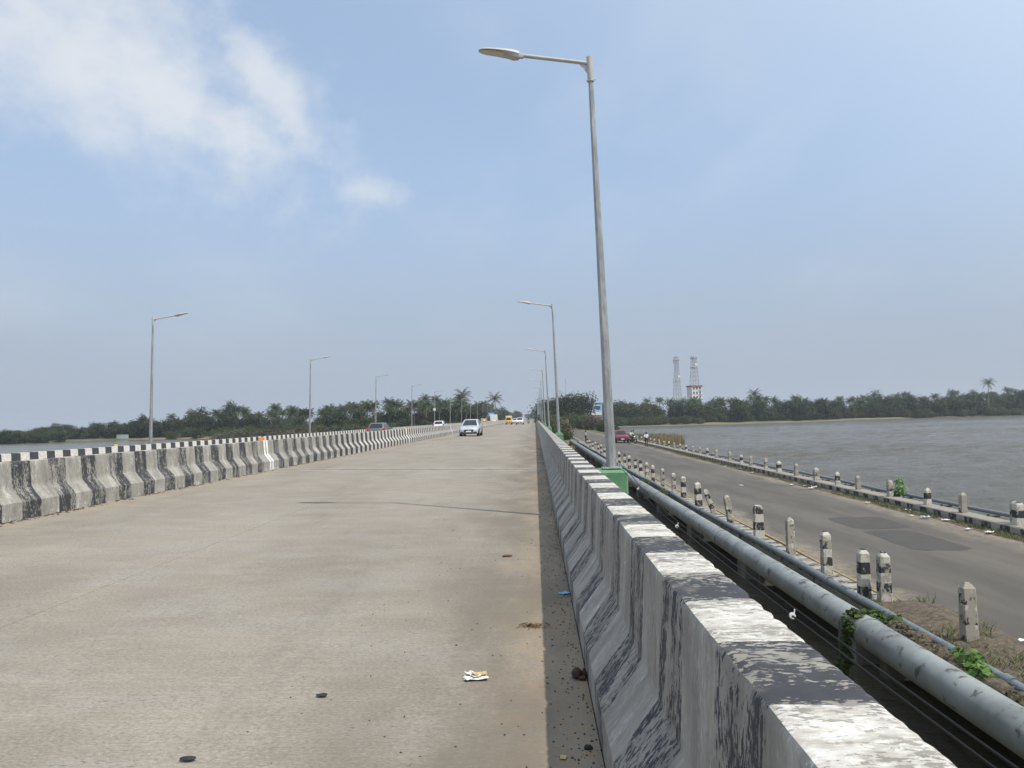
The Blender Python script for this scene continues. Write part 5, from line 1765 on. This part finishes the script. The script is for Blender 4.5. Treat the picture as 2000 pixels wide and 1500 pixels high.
# ================================================================== far structures
def lattice_tower(label, x, y, z0, h, w0, w1, seed):
    t = thing('telecom_tower', label, 'tower', (x, y, z0), R(20))
    rnd = random.Random(seed)
    hw = lambda z: (w0 + (w1 - w0) * min(1, z / (h * .8))) / 2
    for sx in (-1, 1):
        for sy in (-1, 1):
            l = MB(); l.tube([(sx * hw(z), sy * hw(z), z) for z in (0, h * .4, h * .8, h)], .10, 5); l.build('leg', M['towersteel'], t)
    b = MB()
    z = 0
    while z < h - .5:
        st = max(1.4, hw(z) * 1.5)
        z2 = min(h, z + st)
        a, c = hw(z), hw(z2)
        P0 = [(-a, -a), (a, -a), (a, a), (-a, a)]; P1 = [(-c, -c), (c, -c), (c, c), (-c, c)]
        for k in range(4):
            q = (k + 1) % 4
            b.tube([(*P0[k], z), (*P1[q], z2)], .05, 4); b.tube([(*P0[q], z), (*P1[k], z2)], .05, 4); b.tube([(*P1[k], z2), (*P1[q], z2)], .05, 4)
        z = z2
    b.build('bracing', M['towersteel'], t)
    for zz in (h * .62, h * .95):
        p = MB(); w = hw(zz) + .5
        p.box((0, 0, zz), (2 * w, 2 * w, .12))
        p.build('platform', M['towersteel'], t)
        for k in range(6):
            a = math.pi * k / 3 + .3
            q = MB(); q.bev((math.cos(a) * (w + .25), math.sin(a) * (w + .25), zz + rnd.uniform(-.2, .8)), (.32, .32, 2.2), .05); q.build('antenna', M['antenna'], t)
    for k, zz in enumerate((h * .93, h * .58, h * .66)):
        a = (3.6, 3.3, 4.9)[k]
        q = MB(); q.disc((math.cos(a) * (hw(zz) + .5), math.sin(a) * (hw(zz) + .5), zz + 1.2), (math.cos(a), math.sin(a), 0), [(-.25, .2), (0, .75), (.35, .8)], 14); q.build('dish', M['antenna'], t, 40)
    r = MB(); r.tube([(0, 0, h), (0, 0, h + 2.5)], .05, 4); r.build('rod', M['towersteel'], t)
    return t


M['towersteel'] = pm('tower_steel', (0.22, 0.22, 0.23), .6, metal=.3)
M['antenna'] = pm('antenna_white', (0.68, 0.69, 0.70), .5)
M['wallwhite'] = pm('white_wall', (0.70, 0.69, 0.66), .85, var=.12, scale=.6)
M['roofred'] = pm('red_roof', (0.30, 0.10, 0.075), .8)
M['darkwin'] = pm('dark_window', (0.05, 0.06, 0.07), .2)
M['bluewall'] = pm('pale_blue_wall', (0.33, 0.50, 0.70), .8, var=.1)
M['bluewin'] = pm('blue_window', (0.03, 0.08, 0.20), .3)
M['turq'] = pm('turquoise_wall', (0.34, 0.44, 0.41), .8, var=.15, scale=.5)
M['bluesign'] = pm('blue_sign', (0.12, 0.20, 0.50), .5, var=.06)
M['brownroof'] = pm('brown_roof', (0.10, 0.06, 0.05), .9)

lattice_tower('slender lattice telecom tower left of the white building', 96, 520, -2.3, 42.5, 5.4, 2.2, 1)
bld = thing('tower_building', 'white block of flats with a red roof edge above the trees under the tower', 'building', (107.5, 520, -2.3), R(14))
b = MB(); b.box((0, 0, 11.0), (7.2, 7.6, 22)); b.build('wall', M['wallwhite'], bld)
b = MB(); b.bev((0, 0, 22.45), (8.2, 8.6, .9), .1); b.build('roof', M['roofred'], bld)
for f in range(7):
    for k, xx in enumerate((-2.2, 0, 2.2)):
        w = MB(); w.box((xx, -3.82, 3 + f * 3.0), (1.2, .12, 1.4)); o = w.build('window', M['darkwin'], bld)
        s = MB(); s.box((xx, -3.95, 2.2 + f * 3.0), (1.5, .3, .1)); s.build('sill', M['wallwhite'], o)
    w = MB(); w.box((3.62, .5, 3 + f * 3.0), (.12, 2.2, 1.5)); w.build('window', M['darkwin'], bld)
    w = MB(); w.box((2.4, -4.1, 2.0 + f * 3.0), (2.2, .7, .12)); w.build('balcony', M['wallwhite'], bld)
lattice_tower('lattice telecom tower standing on the white building roof', 107.8, 520.5, 20.6, 19.6, 4.4, 2.6, 2)

hs = thing('blue_house', 'pale blue building with a white signboard behind the foreground lamp post', 'building', (23.6, 318, -2.2), R(4))
b = MB(); b.box((0, 0, 4.6), (7.4, 6, 9.2)); b.build('wall', M['bluewall'], hs)
b = MB(); b.bev((0, 0, 9.45), (8.0, 6.6, .5), .1); b.build('roof', M['bluewall'], hs)
for xx in (-1.0, 2.1):
    w = MB(); w.box((xx, -3.03, 7.3), (1.5, .14, 1.4)); o = w.build('window', M['bluewin'], hs)
    w = MB(); w.box((xx, -3.08, 8.1), (1.9, .2, .14)); w.build('lintel', M['wallwhite'], o)
for xx in (-3.4, -2.4, .6, 3.5):
    w = MB(); w.box((xx, -3.06, 7.2), (.22, .16, 3.6)); w.build('pilaster', M['wallwhite'], hs)
w = MB(); w.box((.6, -3.3, 4.9), (5.6, .2, 1.2)); w.build('signboard', M['wallwhite'], hs)
w = MB(); w.box((-.2, -4.2, 3.6), (8, 2.6, .2), (R(14), 0, 0)); w.build('porch_roof', M['brownroof'], hs)
w = MB(); w.box((-2.6, -3.1, 2.3), (2.2, .16, 1.5)); w.build('door', M['wallwhite'], hs)

mast = thing('high_mast', 'tall floodlight mast with a cluster of lamps beyond the round tree', 'mast', (11.4, 345, -2.2))
b = MB(); b.tube([(0, 0, 0), (0, 0, 15.6)], [.22, .09], 8); b.build('pole', M['galv'], mast, 40)
for k in range(6):
    a = math.pi * k / 3
    q = MB(); q.bev((1.0 * math.cos(a), 1.0 * math.sin(a), 15.7), (.55, .55, .28), .05); q.tube([(0, 0, 15.3), (.9 * math.cos(a), .9 * math.sin(a), 15.6)], .04, 5); q.build('floodlight', M['lampgrey'], mast)
pt = MB(); pt.tube([(0, 0, 0), (0, 0, 10), (-.05, 0, 18.8)], [.12, .09, .04], 8)
tag(pt.build('thin_mast', M['galv'], None, 40, (12.3, 300, -2.2)), 'thin bare mast rising above the round dark tree', 'mast')

for lab, x, y, zc, w, h in (('blue direction sign beyond the median near the white lorry', -14.2, 250, 3.0, 2.2, 1.4), ('small blue sign beside the right hand lamp posts', 2.55, 250, 2.7, 1.1, 1.5)):
    s = thing('road_sign', lab, 'sign', (x, y, -.3))
    b = MB(); b.box((0, 0, zc + .3), (w, .06, h)); o = b.build('panel', M['bluesign'], s)
    for k in range(3):
        q = MB(); q.box((0, -.034, zc + .3 + h * (.25 - .25 * k)), (w * .7, .006, h * .09)); q.build('lettering', M['whitepaint'], o)
    for sx in (-.35, .35):
        b = MB(); b.tube([(sx * w, .06, -.5 if x < 0 else -2), (sx * w, .06, zc + .3)], .04, 6); b.build('post', M['galv'], s)

for i, (x0, x1, y) in enumerate(((-206, -199, 322), (-197.5, -184, 321), (-175.5, -170.5, 318))):
    t = thing('boundary_wall', ('long', 'longest', 'short')[i] + ' stretch of pale turquoise boundary wall on the left bank, ' + ('leftmost', 'middle one', 'rightmost')[i], 'wall', ((x0 + x1) / 2, y, land_h((x0 + x1) / 2, y)))
    b = MB(); b.box((0, 0, .7), (x1 - x0, .2, 1.6)); b.build('wall_panel', M['turq'], t)
    b = MB(); b.bev((0, 0, 1.56), (x1 - x0 + .1, .34, .14), .02); b.build('coping', M['turq'], t)

# ================================================================== small things on the roads
def crumple(name, label, cat, x, y, z, sx, sy, hh, mat, seed, group=None, parent=None):
    n = 9
    mb = MB()
    vs = []
    for j in range(n):
        for i in range(n):
            u, v = i / (n - 1) - .5, j / (n - 1) - .5
            q = Vector((u * 4 + seed, v * 4, seed * .7))
            vs.append((sx * (u + .13 * mnoise.noise(q)), sy * (v + .13 * mnoise.noise(q + Vector((9, 0, 0)))), hh * (.35 + .65 * abs(mnoise.noise(q * 1.7))) * (.35 + 2.2 * (abs(u) ** 2 + abs(v) ** 2) * .6)))
    mb.add(vs, [(j * n + i, j * n + i + 1, (j + 1) * n + i + 1, (j + 1) * n + i) for j in range(n - 1) for i in range(n - 1)])
    o = mb.build(name, mat, parent, 40, (x, y, z))
    o.rotation_euler = (0, 0, seed * 2.1)
    so = o.modifiers.new('thick', 'SOLIDIFY'); so.thickness = .0015
    if parent is None:
        tag(o, label, cat, group)
    return o


w = thing('crumpled_wrapper', 'crumpled white food wrapper lying on the concrete road', 'litter', (-.40, 4.75, deck_z(-.4) + .003), R(8))
crumple('paper', '', '', 0, 0, 0, .14, .06, .035, M['white'], 3, parent=w)
crumple('foil', '', '', .02, .035, .015, .09, .05, .03, M['tan'], 6, parent=w)
crumple('lining', '', '', -.02, .05, .012, .11, .05, .025, M['white'], 8.5, parent=w)
crumple('blue_packet', 'small blue packet lying at the foot of the right parapet', 'litter', .228, 7.05, deck_z(.2) + .003, .075, .10, .02, M['bluebag'], 1.1)
hk = MB(); hk.ball((0, 0, .033), (.034, .036, .034), 10, 8); hk.ball((.045, .015, .03), (.018, .03, .03), 8, 6); hk.ball((.03, -.03, .014), (.028, .014, .014), 7, 5)
hk.v = [(x * (1 + .25 * mnoise.noise(Vector((x * 60, y * 60, z * 60)))), y, z * (1 + .2 * mnoise.noise(Vector((y * 50, z * 50, x * 50))))) for x, y, z in hk.v]
tag(hk.build('brown_husk', M['husk'], None, 50, (.215, 4.78, deck_z(.2))), 'dark brown dried husk by the foot of the right parapet', 'husk')
tw = thing('twig_clump', 'clump of dry brown twigs on the edge of the parapet shadow', 'twigs', (-.055, 5.95, deck_z(0) + .003))
for k in range(26):
    a = random.uniform(-.7, .7) + (math.pi if k % 2 else 0)
    l = random.uniform(.03, .09); ox, oy = random.gauss(0, .035), random.gauss(0, .02)
    mb = MB(); mb.tube([(ox, oy, .004), (ox + l * .5 * math.cos(a), oy + l * .5 * math.sin(a), .012 + random.random() * .02), (ox + l * math.cos(a), oy + l * math.sin(a), .006)], .0028, 5); mb.build('twig', M['twig'], tw)
st = MB(); st.tube([(-.055, -.012, .014), (0, 0, .017), (.055, .015, .013)], [.010, .014, .009], 8)
tag(st.build('wood_scrap', M['twig'], None, 50, (-.36, 8.9, deck_z(-.36))), 'short reddish scrap of wood on the concrete road', 'scrap')
for k, (x, y, s, lab) in enumerate(((-1.26, 4.45, .05, 'flat black scrap in the middle of the concrete road'), (-1.66, 3.62, .055, 'pair of black scraps at the bottom edge of the concrete road'), (.215, 3.78, .030, 'small black lump beside the foot of the right parapet'), (.19, 3.45, .06, 'dark cloth scrap at the bottom corner by the parapet foot'))):
    mb = MB(); mb.ball((0, 0, s * .25), (s * .75, s * .4, s * (.13 if k != 2 else .55)), 9, 6)
    mb.v = [(a * (1 + .4 * mnoise.noise(Vector((a * 40, b * 40, k)))), b, c * (1 + .3 * mnoise.noise(Vector((b * 40, a * 40, k))))) for a, b, c in mb.v]
    tag(mb.build('black_scrap', M['blackscrap'], None, 50, (x, y, deck_z(x))), lab, 'scrap')
crumple('dry_leaf', 'small pale dry leaf in the parapet shadow near the bottom', 'leaf', .09, 3.68, deck_z(.09) + .003, .028, .04, .012, M['tan'], 4.4)

g = MB()
for i in range(1500):                                       # grit and leaf bits washed into the gutter
    y = 2.6 + 38 * random.random() ** 1.7
    x = .275 - abs(random.gauss(0, .13)) if random.random() < .8 else random.uniform(-1.6, .2)
    s = random.uniform(.003, .010) * (1 + y * .02)
    a = random.uniform(0, 3.1)
    c, d = math.cos(a) * s, math.sin(a) * s
    z = deck_z(x)
    e = random.uniform(.5, 1)
    g.add([(x - c, y - d, z), (x + d * e, y - c * e, z), (x + c, y + d, z), (x - d * e, y + c * e, z), (x, y, z + s * random.uniform(.5, 1.1))], [(0, 1, 4), (1, 2, 4), (2, 3, 4), (3, 0, 4)])
for i in range(900):
    y = 11 + 60 * random.random() ** 1.5
    x = -8.29 + abs(random.gauss(0, .10))
    s = random.uniform(.008, .022)
    z = deck_z(x)
    g.add([(x - s, y - s, z), (x + s, y - s, z), (x + s, y + s * 2, z), (x - s, y + s * 2, z), (x, y, z + s * random.uniform(.4, .9))], [(0, 1, 4), (1, 2, 4), (2, 3, 4), (3, 0, 4)])
tag(g.build('gutter_grit', M['husk']), 'dark grit and leaf bits scattered along the right gutter', 'grit', kind='stuff')

LIT = [(12.75, 22.3, .30, 'white'), (12.55, 23.0, .22, 'white'), (12.9, 24.9, .26, 'white'), (12.62, 25.6, .34, 'palebag'), (12.4, 26.1, .20, 'white'), (12.95, 27.5, .24, 'palebag'), (12.6, 30.0, .22, 'white'), (12.85, 33.2, .20, 'white'),
       (12.6, 35.9, .34, 'white'), (12.9, 36.4, .40, 'white'), (12.75, 37.2, .26, 'palebag'), (12.4, 38.0, .24, 'white'), (12.8, 41.5, .2, 'white'), (12.7, 46, .26, 'white'), (12.9, 49.5, .3, 'white'), (12.6, 52, .24, 'white'), (12.8, 58, .3, 'tan')]
for k, (x, y, s, m) in enumerate(LIT):
    crumple('litter_scrap', ORD[k] + ' scrap of ' + {'white': 'white plastic', 'palebag': 'bluish plastic', 'tan': 'tan paper'}[m] + ' litter from the camera along the river side kerb', 'litter', x, y, ROAD_Z + .03, s * .8, s * .6, s * .35, M[m], k * 1.37 + .3, 'litter along the river side kerb')
for k, (x, y, s, lab) in enumerate(((10.1, 38.5, .3, 'flat white scrap in the middle of the old road beyond the patch'), (11.2, 17.2, .22, 'pale scrap lying on the near right part of the old road'), (7.9, 17.9, .2, 'brown scrap on the old road beside the third bollard'),
                                    (7.3, 12.1, .16, 'white scrap on the soil right of the nearest bollard'), (7.05, 13.3, .12, 'small white scrap left of the nearest bollard'), (7.35, 11.4, .2, 'white rag on the soil edge below the nearest bollard'))):
    crumple('litter_scrap', lab, 'litter', x, y, ROAD_Z + (.012 if k < 3 else .03), s, s * .5, s * .15, M['tan'] if k == 2 else M['white'], k * 2.3 + .9, 'scraps on and beside the old road')

# ================================================================== haze in the air
hz = MB(); hz.box((0, 1700, 18.5), (8400, 4900, 57))
hzm = bpy.data.materials.new('haze_air'); hzm.use_nodes = True
nt = hzm.node_tree; nt.nodes.clear()
ho = nd(nt, 'ShaderNodeOutputMaterial')
pv = nd(nt, 'ShaderNodeVolumePrincipled', {'Color': (0.86, 0.92, 1.0), 'Density': 0.00024, 'Anisotropy': 0.2})
nt.links.new(pv.outputs[0], ho.inputs['Volume'])
tag(hz.build('haze', hzm), 'thin pale haze hanging in the air', 'haze', kind='stuff')
